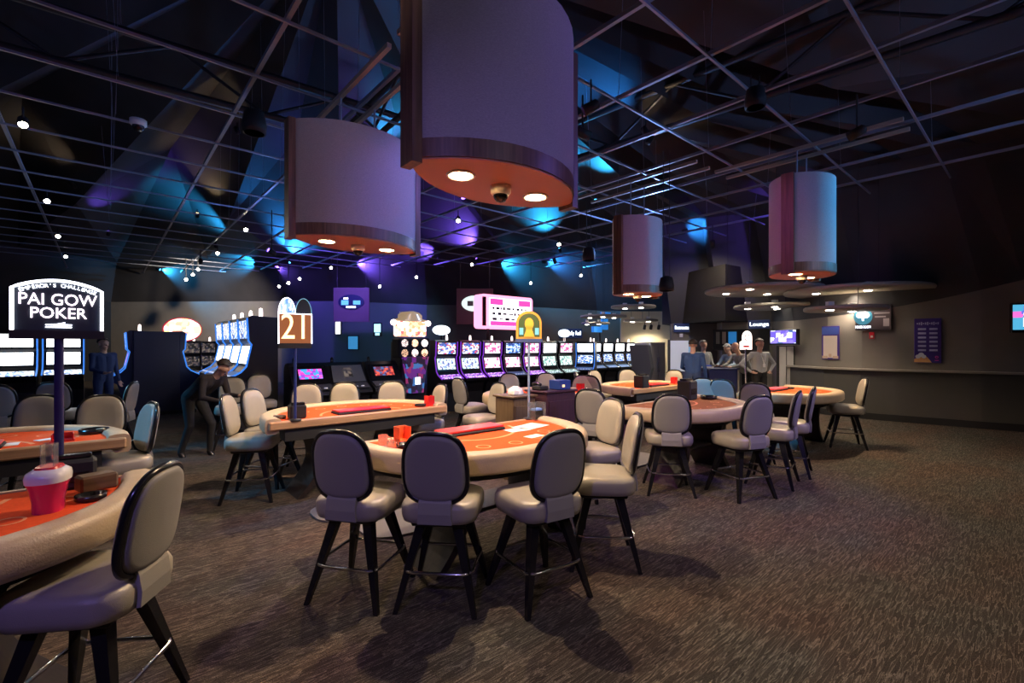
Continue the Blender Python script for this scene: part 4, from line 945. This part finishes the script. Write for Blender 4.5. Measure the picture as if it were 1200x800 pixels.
# kitchen block: lit alcove, fridge
kx = pd(757, 19.0)
o = obj('wall_alcove', None, None, (kx.x, kx.y, 0), .0, 'cream alcove wall lit by three spots', 'wall', kind='structure')
MB().box((0, .15, 1.5), (2.0, .08, 3.0)).build('cream_panel', mat('cream_paint', (.75, .66, .48), .7), o)
for i, px in enumerate((755.5, 763, 772)):
    p = pd(px, 18.3, zof(383, 18.3)); can_lamp('spotlight', ['left', 'middle', 'right'][i] + ' spotlight of three over the cream alcove', 'spotlight', p, Vector((p.x, 19.05, 1.2)), 30, (1, .85, .6), 100, M_BULB, .05, 'alcove spotlights')
o = thing('steel_fridge', 'stainless steel fridge beside the restroom doorway', 'fridge', pd(771, 16.4), .1)
hf = zof(401, 16.4); wf = 16 / F * 16.4
MB().box((0, .3, hf / 2), (wf * 1.1, .6, hf)).build('body', mat('brushed_steel', (.36, .34, .32), .4, .2), o)
for sg in (-1, 1): q = MB().box((sg * wf * .26, -.012, hf * .55), (wf * .48, .02, hf * .8)).build('door', mat('brushed_steel', (.32, .3, .28)), o); MB().tube([(sg * wf * .06, -.05, hf * .4), (sg * wf * .06, -.05, hf * .7)], .012, 6).build('handle', M_CHROME, q)
o = thing('tilted_panel', 'grey angled game cabinet back between the short bank and the fridge', 'cabinet', pd(752, 14.8), -.5)
MB().prism([(-.28, 0), (.30, 0), (.24, .5), (.34, .9), (.22, 1.62), (-.34, 1.62), (-.26, .9), (-.34, .5)], -.2, .2, 0, UP).build('back_shell', mat('grey_shell', (.16, .155, .15), .6), o); MB().box((0, .0, 1.66), (.4, .3, .08), bev=.02).build('top_unit', M_WHITE, o)
# lounge shelf with bottles
c, rz, d = on_wall(868, 398, .02)
o = thing('lounge_shelf', 'dark niche shelf with coloured panels behind the desk staff', 'shelf', c, rz)
MB().box((0, -.02, 0), (1.5, .04, .62)).build('back_board', M_BLKM, o); MB().box((0, -.14, -.30), (1.5, .26, .03)).build('shelf_board', M_BLKM, o)
for x, w_, m in ((-.62, .1, M_WALL), (-.45, .1, mat('tan_panel', (.35, .25, .2), .6)), (-.22, .22, mat('blue_panel', (.03, .2, .5), .4, emit=.3, ecol=(.03, .3, .8)))): MB().box((x, -.06, .06), (w_, .04, .36)).build('colour_panel', m, o)
o = thing('white_shutter_panel', 'tall pale double panel standing behind the right table', 'panel', pd(921.5, 12.2), -.3)
for sg in (-1, 1): MB().box((sg * .085, 0, .98), (.15, .04, 1.2)).build('panel_leaf', mat('pale_panel', (.5, .47, .45), .6), o)
MB().box((0, .03, .8), (.44, .03, 1.6)).build('frame', M_BLKM, o)
# bulkhead over the restroom area
bh = MB(); a1, a2, a3, a4 = pd(768, 18.5), pd(852, 13.4), pd(870, 14.4), pd(786, 19.4)
def q8(P, z0, z1): return [(v.x, v.y, z0) for v in P] + [(v.x, v.y, z1) for v in P]
b = MB(); A_, B_ = pd(776, 16.0), pd(850, 13.2); C_, D_ = pd(880, 14.0), pd(790, 17.5)
b.add(q8([A_, B_, C_, D_], 2.32, 3.9), [(0, 1, 2, 3), (7, 6, 5, 4), (0, 4, 5, 1), (1, 5, 6, 2), (2, 6, 7, 3), (3, 7, 4, 0)]); b.build('trim_1', mat('bulkhead_brown', (.022, .018, .015), .8), kind='structure', label='dark brown bulkhead hanging over the restroom doorway', cat='bulkhead')

# ------------------------------------------------------------------ ceiling discs
M_DISC = mat('disc_taupe', (.42, .38, .31), .7)
def disc(px, py, d, r, label, lights, P=DISC_W):
    c = pd(px, d, zof(py, d)); o = thing('ceiling_disc', label, 'ceiling disc', c, 0, 'hanging ceiling discs')
    MB().lathe([(.01, 0), (r - .02, 0), (r, .02), (r, .06), (r - .02, .08), (.01, .08)], 40).build('disc', M_DISC, o)
    for k in range(3):
        a = k * 2.1 + .4; MB().tube([(r * .6 * math.cos(a), r * .6 * math.sin(a), .08), (r * .6 * math.cos(a), r * .6 * math.sin(a), min(roof_z(c.x + r * .6 * math.cos(a), c.y + r * .6 * math.sin(a)) - c.z, 4) - .02)], .006, 5).build('hanger_rod', M_TRUSS, o)
    for a, f in lights:
        x, y = r * f * math.cos(a), r * f * math.sin(a)
        q = MB().lathe([(.001, -.012), (.06, -.012), (.075, -.004), (.075, .001)], 16, 0, Matrix.Translation((x, y, 0))).build('downlight', M_BULB, o)
        MB().box((x, y, .13), (.12, .10, .10)).build('driver_box', M_WHITE, o)
    spot(o, (0, 0, -.05), (0, 0, -2), P, (1, .84, .64), 140, .8, .3)
disc(893, 342, 11.0, 1.25, 'hanging disc with four lamps left of the turquoise-lit drum lamp', [(2.6, .62), (3.9, .6), (.9, .5), (5.6, .7)])
disc(1001, 343, 10.4, 1.36, 'widest hanging disc with lamps in front of the curved wall', [(2.9, .55), (4.6, .35), (.4, .55), (5.9, .5)], 330)
disc(908, 361, 12.4, 1.0, 'thin hanging disc low over the desk staff', [(2.8, .65), (4.2, .45), (.9, .3), (.2, .6)], 40)
disc(990, 364, 9.9, .75, 'small pale hanging disc before the club sign', [(3.5, .6), (.6, .5)], 35)
disc(742, 361, 15.0, .70, 'far small hanging disc below the maroon-lit drum lamp', [(2.5, .4), (5.5, .4)], 20)
disc(707, 372, 17.4, .85, 'far hanging disc above the short slot bank', [(2.7, .6), (4.5, .4), (.5, .6)], 20)
disc(698, 380, 18.2, .55, 'far tiny hanging disc left of the blue stepped sign', [(2.9, .6), (5, .5)], 12)
disc(751, 377, 17.0, .60, 'far hanging disc just in front of the cream alcove', [(2.9, .5), (5.5, .5)], 15)

# ------------------------------------------------------------------ grid spotlights, speakers, cameras
TRK = [(27, 143, 'brightest spot star at upper left'), (55, 234, 'second spot star down the left track'), (68, 276, 'third spot star down the left track'), (77, 300, 'lowest spot star above the pai gow sign'),
       (288, 268, 'spot star left of the left drum lamp'), (255, 296, 'spot star on the blue roof patch'), (232, 315, 'highest of three spot stars above the left wall'), (226, 321, 'middle of three spot stars above the left wall'), (218, 327, 'lowest of three spot stars above the left wall'),
       (388, 313, 'spot star under the left drum lamp'), (351, 326, 'right one of three spot stars above the twenty-one sign'), (338, 331, 'middle one of three spot stars above the twenty-one sign'), (327, 335, 'left one of three spot stars above the twenty-one sign'), (537, 257, 'spot star between the two big drum lamps'), (553, 309, 'spot star above the plum board by the pink sign'),
       (488, 324, 'spot star above the crown-topped machine'), (655, 285, 'spot star under the right tip of the big drum lamp'), (681, 322, 'spot star left of the maroon-lit drum lamp'), (622, 331, 'spot star above the pink sign'), (445, 335, 'spot star above the small pale blue wall sign')]
for i, (px, py, lab) in enumerate(TRK):
    z = GZ - .22; d = (z - CAMZ) * F / (HOR - py); dm = 17.0
    if d > dm: d = dm; z = zof(py, d)
    p = pd(px, d, z)
    tgt = Vector((p.x * .55, p.y * .55, .6)) if i % 3 else Vector((p.x * .8, p.y - 3.5, .9))
    tgt = Vector((p.x * .62, p.y * .62, 1.2))
    can_lamp('track_light', lab + ' on the ceiling grid', 'spotlight', p, tgt, TRACK_W if i in (0, 1, 4, 5, 9, 13, 14, 16, 17) else 0, (1, .86, .66), 70, M_BULB, .05, 'grid spotlights', sc=1.0)
# added spots: tint stools and drums, fill carpet and walls, light the grid
VIO = (.30, .20, 1.0); LAV = (.85, .75, 1); TUR = (.05, .48, 1.0); WHT = (1, .84, .66)
for p, tg, W, col, size, lab in (
    (st(-2.6, 1.0, 4.4), st(1.7, -2.5, .8), 240, (.36, .26, 1), 60, 'added violet spot above the camera aimed at the front stools'),
    (st(2.0, 2.4, 4.3), st(2.0, -2.8, 3.5), 44, LAV, 40, 'added lavender spot aimed at the face of the big drum lamp'),
    (st(6.4, .6, 4.3), st(3.2, -2.7, 3.5), 150, VIO, 45, 'added violet spot aimed at the right of the big drum lamp'),
    (st(.4, -1.4, 4.45), st(2.3, -5.6, 3.5), 44, LAV, 40, 'added lavender spot aimed at the left drum lamp'),
    (st(4.4, -3.6, 4.45), st(2.9, -5.6, 3.3), 100, VIO, 50, 'added violet spot aimed at the right of the left drum lamp'),
    (st(6.0, 1.6, 4.5), st(5.2, -2.4, .8), 420, VIO, 50, 'added violet spot right of the camera aimed at the brown felt table'),
    (st(11.4, .4, 4.4), st(8.7, -2.3, 3.4), 600, TUR, 45, 'added turquoise spot aimed at the right drum lamp'),
    (st(4.6, -3.9, 4.3), st(7.9, -2.8, 3.4), 60, (.9, .2, .7), 34, 'added pink spot aimed at the left of the turquoise-lit drum lamp'),
    (st(7.2, -1.6, 4.3), st(7.6, -5.0, 3.3), 50, (.6, .2, .7), 40, 'added mauve spot aimed at the maroon-lit drum lamp'),
    (st(8.0, 2.6, 4.5), st(7.0, -1.3, .3), 230, WHT, 85, 'added white fill spot over the open carpet at right'),  # white fill added to lift the dark carpet
    (st(3.6, 1.2, 4.5), st(3.2, -.6, .3), 80, WHT, 85, 'added white fill spot over the front carpet'),
    (Vector((-6.5, 1.5, 4.4)), Vector((-3.35, 4.1, .95)), 800, TUR, 16, 'added blue spot aimed at the blue-lit left stool'),
    (Vector((-9.5, 4.5, 4.4)), Vector((-5.6, 6.6, .95)), 800, TUR, 18, 'added blue spot aimed at the small turquoise-lit stool'),
    (st(3.9, -3.9, 4.4), st(7.35, -3.25, .95), 800, TUR, 16, 'added blue spot aimed at the blue-lit stool of the right tables'),
    (st(3.4, -4.15, 4.5), st(2.2, -4.1, .2), 150, (.4, .15, 1), 60, 'added violet spot over the dealer pit'),
    (st(5.2, -7.4, 4.5), st(5.2, -4.9, .8), 200, (.75, .12, .6), 60, 'added pink spot over the pink-lit table'),
    (st(4.6, -12.4, 4.5), pd(385, 20.0, 1.8), 900, (.22, .13, 1), 75, 'added violet spot washing the teal wall'),
    (pd(470, 14.5, 4.5), pd(455, 19.8, 1.9), 260, (.15, .5, .7), 60, 'added teal spot washing the wall beside the crown-topped machine'),
    (pd(235, 15.5, 4.4), pd(235, 21.2, 1.9), 1500, WHT, 80, 'added white fill spot washing the left rear wall'),
    (pd(650, 16.0, 4.5), pd(690, 20, 2.0), 80, WHT, 100, 'added white fill spot washing the wall behind the slot row'),
    (pd(835, 12.4, 4.3), pd(830, 14.8, 1.4), 120, WHT, 110, 'added white fill spot over the reception desk'),
    (Vector((3.0, -.8, 4.5)), Vector((3.2, 2.2, 0)), 90, WHT, 100, 'added white fill spot over the carpet beside the camera'),
    (st(-3.0, -5.6, 4.5), st(-.6, -4.2, .9), 90, WHT, 70, 'added white fill spot over the left tables'),
    (st(7.5, 3.0, 3.9), st(7.8, -3.0, 4.9), 260, (.25, .42, 1), 100, 'added pale blue spot grazing the right-hand grid'),  # grazing spots added to brighten the grid bars
    (st(1.5, 1.6, 3.95), st(1.5, -4.0, 4.95), 12, (.3, .35, 1), 110, 'added pale blue spot grazing the grid above the camera'),
    (st(10.5, -6.5, 3.9), st(7.0, -6.5, 5.0), 520, (.2, .4, 1), 130, 'added blue spot grazing the far right-hand grid'),
    (st(-6.5, -5.5, 3.9), st(-2.0, -8.0, 5.0), 90, (.15, .3, 1), 130, 'added blue spot grazing the left-hand grid'),
    (st(3.0, -12.0, 3.8), st(0.0, -11.0, 5.0), 110, (.15, .32, 1), 140, 'added blue spot grazing the far left grid')):
    can_lamp('added_spot', lab, 'spotlight', p, tg, W, col, size, GLOWS[WARM] if col == WHT else GLOWS[PURP], .06, 'added tint and fill spots', .8, 1.1)
def speaker(px, py, label, sc=1, z=GZ - .3):
    d = (z - CAMZ) * F / (HOR - py); p = pd(px, d, z); o = thing('hanging_speaker', label, 'speaker', p)
    MB().lathe([(.05 * sc, .2 * sc), (.12 * sc, .17 * sc), (.15 * sc, .0), (.14 * sc, -.1 * sc), (.02, -.1 * sc)], 18).build('shell', M_BLKM, o)
    MB().lathe([(.001, -.105 * sc), (.12 * sc, -.105 * sc)], 18).build('grille', M_TRUSS, o)
    for sg in (-1, 1): MB().tube([(sg * .05, 0, .17 * sc), (sg * .05, 0, max(.25 * sc, GZ - z))], .008, 5).build('hanger', M_TRUSS, o)
speaker(885, 118, 'black hanging speaker at a grid crossing upper right', .8); speaker(298, 147, 'black hanging speaker left of the left drum lamp'); speaker(690, 300, 'black hanging speaker below the big drum lamp on long rods', 1, 3.6); speaker(781, 335, 'black hanging speaker beside the maroon-lit drum lamp', .8, 2.58)
d = (GZ - .1 - CAMZ) * F / (HOR - 143); p = pd(162, d, GZ - .07); dome_camera(p, 'white dome camera hanging at upper left of the grid', 1.3)

# ------------------------------------------------------------------ reception desk
M_DESK = mat('desk_navy', (.03, .035, .12), .5)
dk = pd(839.5, 10.9); o = thing('reception_desk', 'navy blue reception desk with staff leaning on it', 'desk', dk, .25)
MB().box((0, 0, .53), (.74, .5, 1.06), bev=.01).build('front_panel', M_DESK, o); MB().box((.39, 0, .53), (.04, .52, 1.06)).build('end_panel', mat('desk_tan', (.3, .27, .22), .6), o); MB().box((0, 0, 1.075), (.84, .56, .03), bev=.008).build('desk_top', M_DESK, o)
MB().box((-.585, .1, .5), (.42, .45, 1.0), bev=.01).build('wing_panel', M_DESK, o)
o = thing('paper_stack', 'white and blue papers on the reception desk', 'papers', pd(829, 10.8, 1.09), .25); MB().box((0, 0, .02), (.22, .16, .04)).build('sheets', M_WHITE, o); MB().box((0, .0, .055), (.14, .12, .03)).build('folder', mat('folder_blue', (.05, .1, .6), .5), o)

# ------------------------------------------------------------------ people
def capsule(b, a, c, ra, rc, n=10):
    a = Vector(a); c = Vector(c); d = c - a; L = d.length
    if L < 1e-6: d = Vector((0, 0, 1))
    q = d.to_track_quat('Z', 'Y').to_matrix().to_4x4(); prof = []
    for k in range(5): t = -PI / 2 + PI / 2 * k / 4; prof.append((max(.0005, ra * math.cos(t)), ra * math.sin(t)))
    for k in range(5): t = PI / 2 * k / 4; prof.append((max(.0005, rc * math.cos(t)), L + rc * math.sin(t)))
    b.lathe(prof, n, 0, Matrix.Translation(a) @ q)
def person(loc, rz, label, J, shirt, pants, hair, h=1.75, arms=None, hairlen=.0, voxel=.011, shoes=None, skin=None):
    """J: dict of joints in metres for a 1.75 m figure facing -y, origin between the feet"""
    k = h / 1.75; o = thing('person', label, 'person', loc, rz)
    V = {n_: Vector(v) * k for n_, v in J.items()}
    segs = []
    def seg(a, c, ra, rc, tag):
        a = V[a] if isinstance(a, str) else a; c = V[c] if isinstance(c, str) else c; segs.append((a, c, ra * k, rc * k, tag))
    def lerp(a, c, t): return V[a] * (1 - t) + V[c] * t
    up = (V['neck'] - V['pelvis']).normalized(); side = (V['shoulder_l'] - V['shoulder_r']).normalized(); fw = side.cross(up).normalized()
    if fw.y > 0: fw = -fw
    for sg in (-1, 1):
        seg(V['pelvis'] + side * .07 * sg * k, V['pelvis'] + side * .07 * sg * k + up * .1 * k, .10, .10, 'p')
        seg(V['pelvis'] + side * .06 * sg * k + up * .1 * k, V['neck'] + side * .085 * sg * k - up * .12 * k, .105, .115, 's')
        L = 'l' if sg > 0 else 'r'
        seg(V['neck'] - up * .06 * k, 'shoulder_' + L, .075, .062, 's')
        sh, el, wr, hd = (V[x + '_' + L] for x in ('shoulder', 'elbow', 'wrist', 'hand'))
        seg(sh, el, .056, .043, 's'); seg(el, wr, .042, .030, 's'); seg(wr, wr + (hd - wr) * .35, .027, .03, 'k')
        dirn = (hd - wr).normalized(); perp = dirn.cross(side if abs(dirn.dot(side)) < .8 else up).normalized(); acr = dirn.cross(perp).normalized()
        for i, (off, ln) in enumerate(((-.03, .07), (-.01, .08), (.01, .075), (.03, .06))):
            base = wr + dirn * .06 * k + acr * off * .8 * k; mid = base + dirn * ln * .55 * k + perp * .006 * k; tip = mid + (dirn + perp * .5).normalized() * ln * .5 * k
            seg(wr + dirn * .03 * k, base, .018, .013, 'k'); seg(base, mid, .0105, .010, 'k'); seg(mid, tip, .010, .0085, 'k')
        tb_ = wr + dirn * .03 * k - acr * .03 * k; seg(wr + dirn * .015 * k, tb_, .016, .013, 'k'); seg(tb_, tb_ + (dirn - acr * .8).normalized() * .05 * k, .012, .0095, 'k')
        hp, kn, an = (V[x + '_' + L] for x in ('hip', 'knee', 'ankle'))
        seg(hp, kn, .088, .06, 'p'); seg(kn, an, .058, .042, 'p')
        seg(an - Vector((0, 0, .03 * k)), an + Vector((V.get('toe_' + L, an + fw * .17 * k) - an)) - Vector((0, 0, .045 * k)), .042, .034, 'f')
    hdv = V['head']; hu = (hdv - V['neck']).normalized(); look = Vector(J.get('look', (0, -1, 0))); look = (look - hu * look.dot(hu)).normalized(); hs = look.cross(hu)
    seg('neck', hdv - hu * .05 * k, .056, .052, 'k')
    seg(hdv + hu * .045 * k - look * .02 * k, hdv + hu * .03 * k + look * .018 * k, .082, .076, 'k')
    seg(hdv - hu * .045 * k + look * .025 * k, hdv - hu * .075 * k + look * .05 * k, .052, .034, 'k')
    seg(hdv + hu * .015 * k + look * .088 * k, hdv - hu * .018 * k + look * .108 * k, .011, .015, 'k')
    for sg in (-1, 1): seg(hdv + hs * .078 * sg * k + hu * .015 * k, hdv + hs * .080 * sg * k - hu * .02 * k, .016, .012, 'k')
    b = MB()
    for a, c, ra, rc, tag in segs: capsule(b, a, c, ra, rc)
    me0 = b.mesh('body_raw', M_SKIN); tmp = bpy.data.objects.new('tmp', me0); COL.objects.link(tmp)
    md = tmp.modifiers.new('r', 'REMESH'); md.mode = 'VOXEL'; md.voxel_size = voxel; md.use_smooth_shade = True
    sm = tmp.modifiers.new('s', 'SMOOTH'); sm.iterations = 3; sm.factor = .5
    bpy.context.view_layer.update()
    me = bpy.data.meshes.new_from_object(tmp.evaluated_get(bpy.context.evaluated_depsgraph_get())); bpy.data.objects.remove(tmp)
    sk = skin or M_SKIN; ms = {'k': sk, 's': shirt, 'p': pants, 'f': shoes or M_BLACK}; tags = 'kspf'
    me.materials.clear()
    for t in tags: me.materials.append(ms[t])
    nf = len(me.polygons); cen = np.empty(nf * 3, 'f'); me.polygons.foreach_get('center', cen); cen = cen.reshape(-1, 3)
    best = np.full(nf, 1e9); ti = np.zeros(nf, 'i')
    for a, c, ra, rc, tag in segs:
        a_ = np.array(a); ab = np.array(c) - a_; L2 = max(ab @ ab, 1e-9); t = np.clip(((cen - a_) @ ab) / L2, 0, 1)
        dd = np.linalg.norm(cen - (a_ + t[:, None] * ab), axis=1) - (ra + (rc - ra) * t); mk = dd < best; best[mk] = dd[mk]; ti[mk] = tags.index(tag)
    me.polygons.foreach_set('material_index', ti); me.polygons.foreach_set('use_smooth', [True] * nf); me.name = 'body'
    obj('body', me, o)
    # face: eyes, brows, mouth; hair
    b = MB(); 
    for sg in (-1, 1): capsule(b, hdv + hs * .032 * sg * k + hu * .022 * k + look * .083 * k, hdv + hs * .034 * sg * k + hu * .022 * k + look * .085 * k, .007 * k, .007 * k, 8)
    b.build('eyes', mat('eye_dark', (.05, .04, .04), .3), o)
    b = MB(); capsule(b, hdv + hs * .02 * k - hu * .052 * k + look * .092 * k, hdv - hs * .02 * k - hu * .052 * k + look * .092 * k, .007 * k, .007 * k, 8); b.build('mouth', mat('lip', (.35, .13, .11), .5), o)
    if hair is not None:
        b = MB(); cc = hdv + hu * .055 * k - look * .022 * k; rs = []
        for i in range(9):
            ph = PI / 2 - (PI * .60) * i / 8; r = .096 * k; ring = []
            for j in range(20):
                a = 2 * PI * j / 20; dv = (look * math.cos(a) + hs * math.sin(a)) * math.cos(ph) + hu * math.sin(ph)
                lim = -.1 if math.cos(a) < .1 else .6; s_ = max(dv.dot(hu), lim) if math.cos(a) > -.2 else dv.dot(hu) - hairlen
                dv = dv + hu * (s_ - dv.dot(hu)); ring.append(cc + Vector(dv) * r)
            rs.append(ring)
        b.rings(rs, caps=True); b.build('hair', hair, o)
    return o, V, fw, look
def pose(**kw):
    J = dict(pelvis=(0, 0, .96), neck=(0, 0, 1.46), head=(0, -.01, 1.63), shoulder_l=(.19, 0, 1.42), shoulder_r=(-.19, 0, 1.42), elbow_l=(.25, .02, 1.14), elbow_r=(-.25, .02, 1.14), wrist_l=(.26, -.06, .90), wrist_r=(-.26, -.06, .90), hand_l=(.26, -.09, .80), hand_r=(-.26, -.09, .80),
             hip_l=(.09, 0, .92), hip_r=(-.09, 0, .92), knee_l=(.11, -.02, .50), knee_r=(-.11, -.02, .50), ankle_l=(.12, 0, .08), ankle_r=(-.12, 0, .08))
    J.update(kw); return J
H_BRN = mat('hair_dark_brown', (.03, .02, .015), .6); H_GRY = mat('hair_grey', (.35, .34, .33), .6); H_BLK = mat('hair_black', (.012, .01, .01), .5)
C_NAVY = mat('cloth_navy', (.02, .04, .12), .8); C_BLUE = mat('cloth_blue', (.02, .055, .18), .8); C_LBLUE = mat('cloth_light_blue', (.28, .38, .48), .8); C_GREY = mat('cloth_light_grey', (.42, .43, .42), .8); C_BLK = mat('cloth_black', (.015, .014, .014), .85); C_BRN = mat('cloth_dark_brown', (.022, .016, .018), .85); C_DGRY = mat('cloth_grey', (.25, .26, .26), .8)
# dealer leaning forward between the slot banks (walking, in profile)
person(pd(236, 6.8), math.radians(80), 'person in dark clothes stooping between the left table and slot bank', pose(pelvis=(0, .14, .88), neck=(0, -.24, 1.18), head=(0, -.36, 1.30), shoulder_l=(.18, -.20, 1.16), shoulder_r=(-.18, -.20, 1.16), elbow_l=(.22, -.26, .89), elbow_r=(-.22, -.22, .89), wrist_l=(.17, -.48, .88), wrist_r=(-.15, -.44, .84), hand_l=(.15, -.57, .89), hand_r=(-.13, -.53, .84),
       hip_l=(.09, .14, .85), hip_r=(-.09, .14, .85), knee_l=(.10, -.08, .47), knee_r=(-.10, .10, .46), ankle_l=(.11, -.04, .08), ankle_r=(-.11, .24, .08), look=(0, -1, -.35)), C_BRN, C_BLK, H_BRN, 1.72)
person(pd(121, 9.3), math.radians(75), 'person in a blue shirt standing at the left slot bank', pose(elbow_r=(-.24, -.05, 1.15), wrist_r=(-.18, -.28, 1.08), hand_r=(-.16, -.37, 1.08)), C_NAVY, C_NAVY, H_BLK, 1.74)
person(pd(812, 10.25), math.radians(150), 'person in a dark blue jacket with dark hair at the reception desk', pose(wrist_l=(.14, -.28, 1.05), hand_l=(.10, -.36, 1.06), elbow_l=(.24, -.06, 1.14)), C_BLUE, C_NAVY, H_BRN, 1.72)
person(pd(824, 11.75), math.radians(20), 'person in a pale grey shirt facing across the desk', pose(wrist_l=(.14, -.28, 1.12), hand_l=(.10, -.36, 1.13), elbow_l=(.24, -.06, 1.14)), C_DGRY, C_BLK, H_GRY, 1.72)
lean = pose(pelvis=(0, .10, .95), neck=(0, -.16, 1.42), head=(0, -.26, 1.58), shoulder_l=(.19, -.14, 1.38), shoulder_r=(-.19, -.14, 1.38), elbow_l=(.24, -.30, 1.18), elbow_r=(-.24, -.30, 1.18), wrist_l=(.16, -.50, 1.13), wrist_r=(-.16, -.50, 1.13), hand_l=(.13, -.59, 1.13), hand_r=(-.13, -.59, 1.13), hip_l=(.09, .10, .91), hip_r=(-.09, .10, .91), knee_l=(.1, .08, .5), knee_r=(-.1, .1, .5), ankle_l=(.11, .14, .08), ankle_r=(-.11, .16, .08), look=(0, -1, -.25))
person(pd(860, 12.0), math.radians(-62), 'person in a light blue shirt leaning over the reception desk', lean, C_LBLUE, C_BLK, H_GRY, 1.68)
person(pd(872.5, 11.05), math.radians(-75), 'bald person in a blue-grey shirt leaning on the reception desk', lean, C_DGRY, C_BLK, None, 1.72)
o, V, fw, look = person(pd(890, 10.4), math.radians(10), 'person in a pale shirt with hands on hips right of the desk', pose(elbow_l=(.42, .06, 1.20), elbow_r=(-.42, .06, 1.20), wrist_l=(.24, -.03, 1.04), wrist_r=(-.24, -.03, 1.04), hand_l=(.17, -.08, 1.00), hand_r=(-.17, -.08, 1.00)), C_GREY, C_BLK, H_BRN, 1.74)
b = MB(); b.tube([(-.06, -.115, 1.43), (-.03, -.145, 1.30), (0, -.145, 1.20), (.03, -.145, 1.30), (.06, -.115, 1.43)], .006, 5); b.box((0, -.15, 1.17), (.06, .006, .08)); b.build('lanyard', M_WHITE, o)
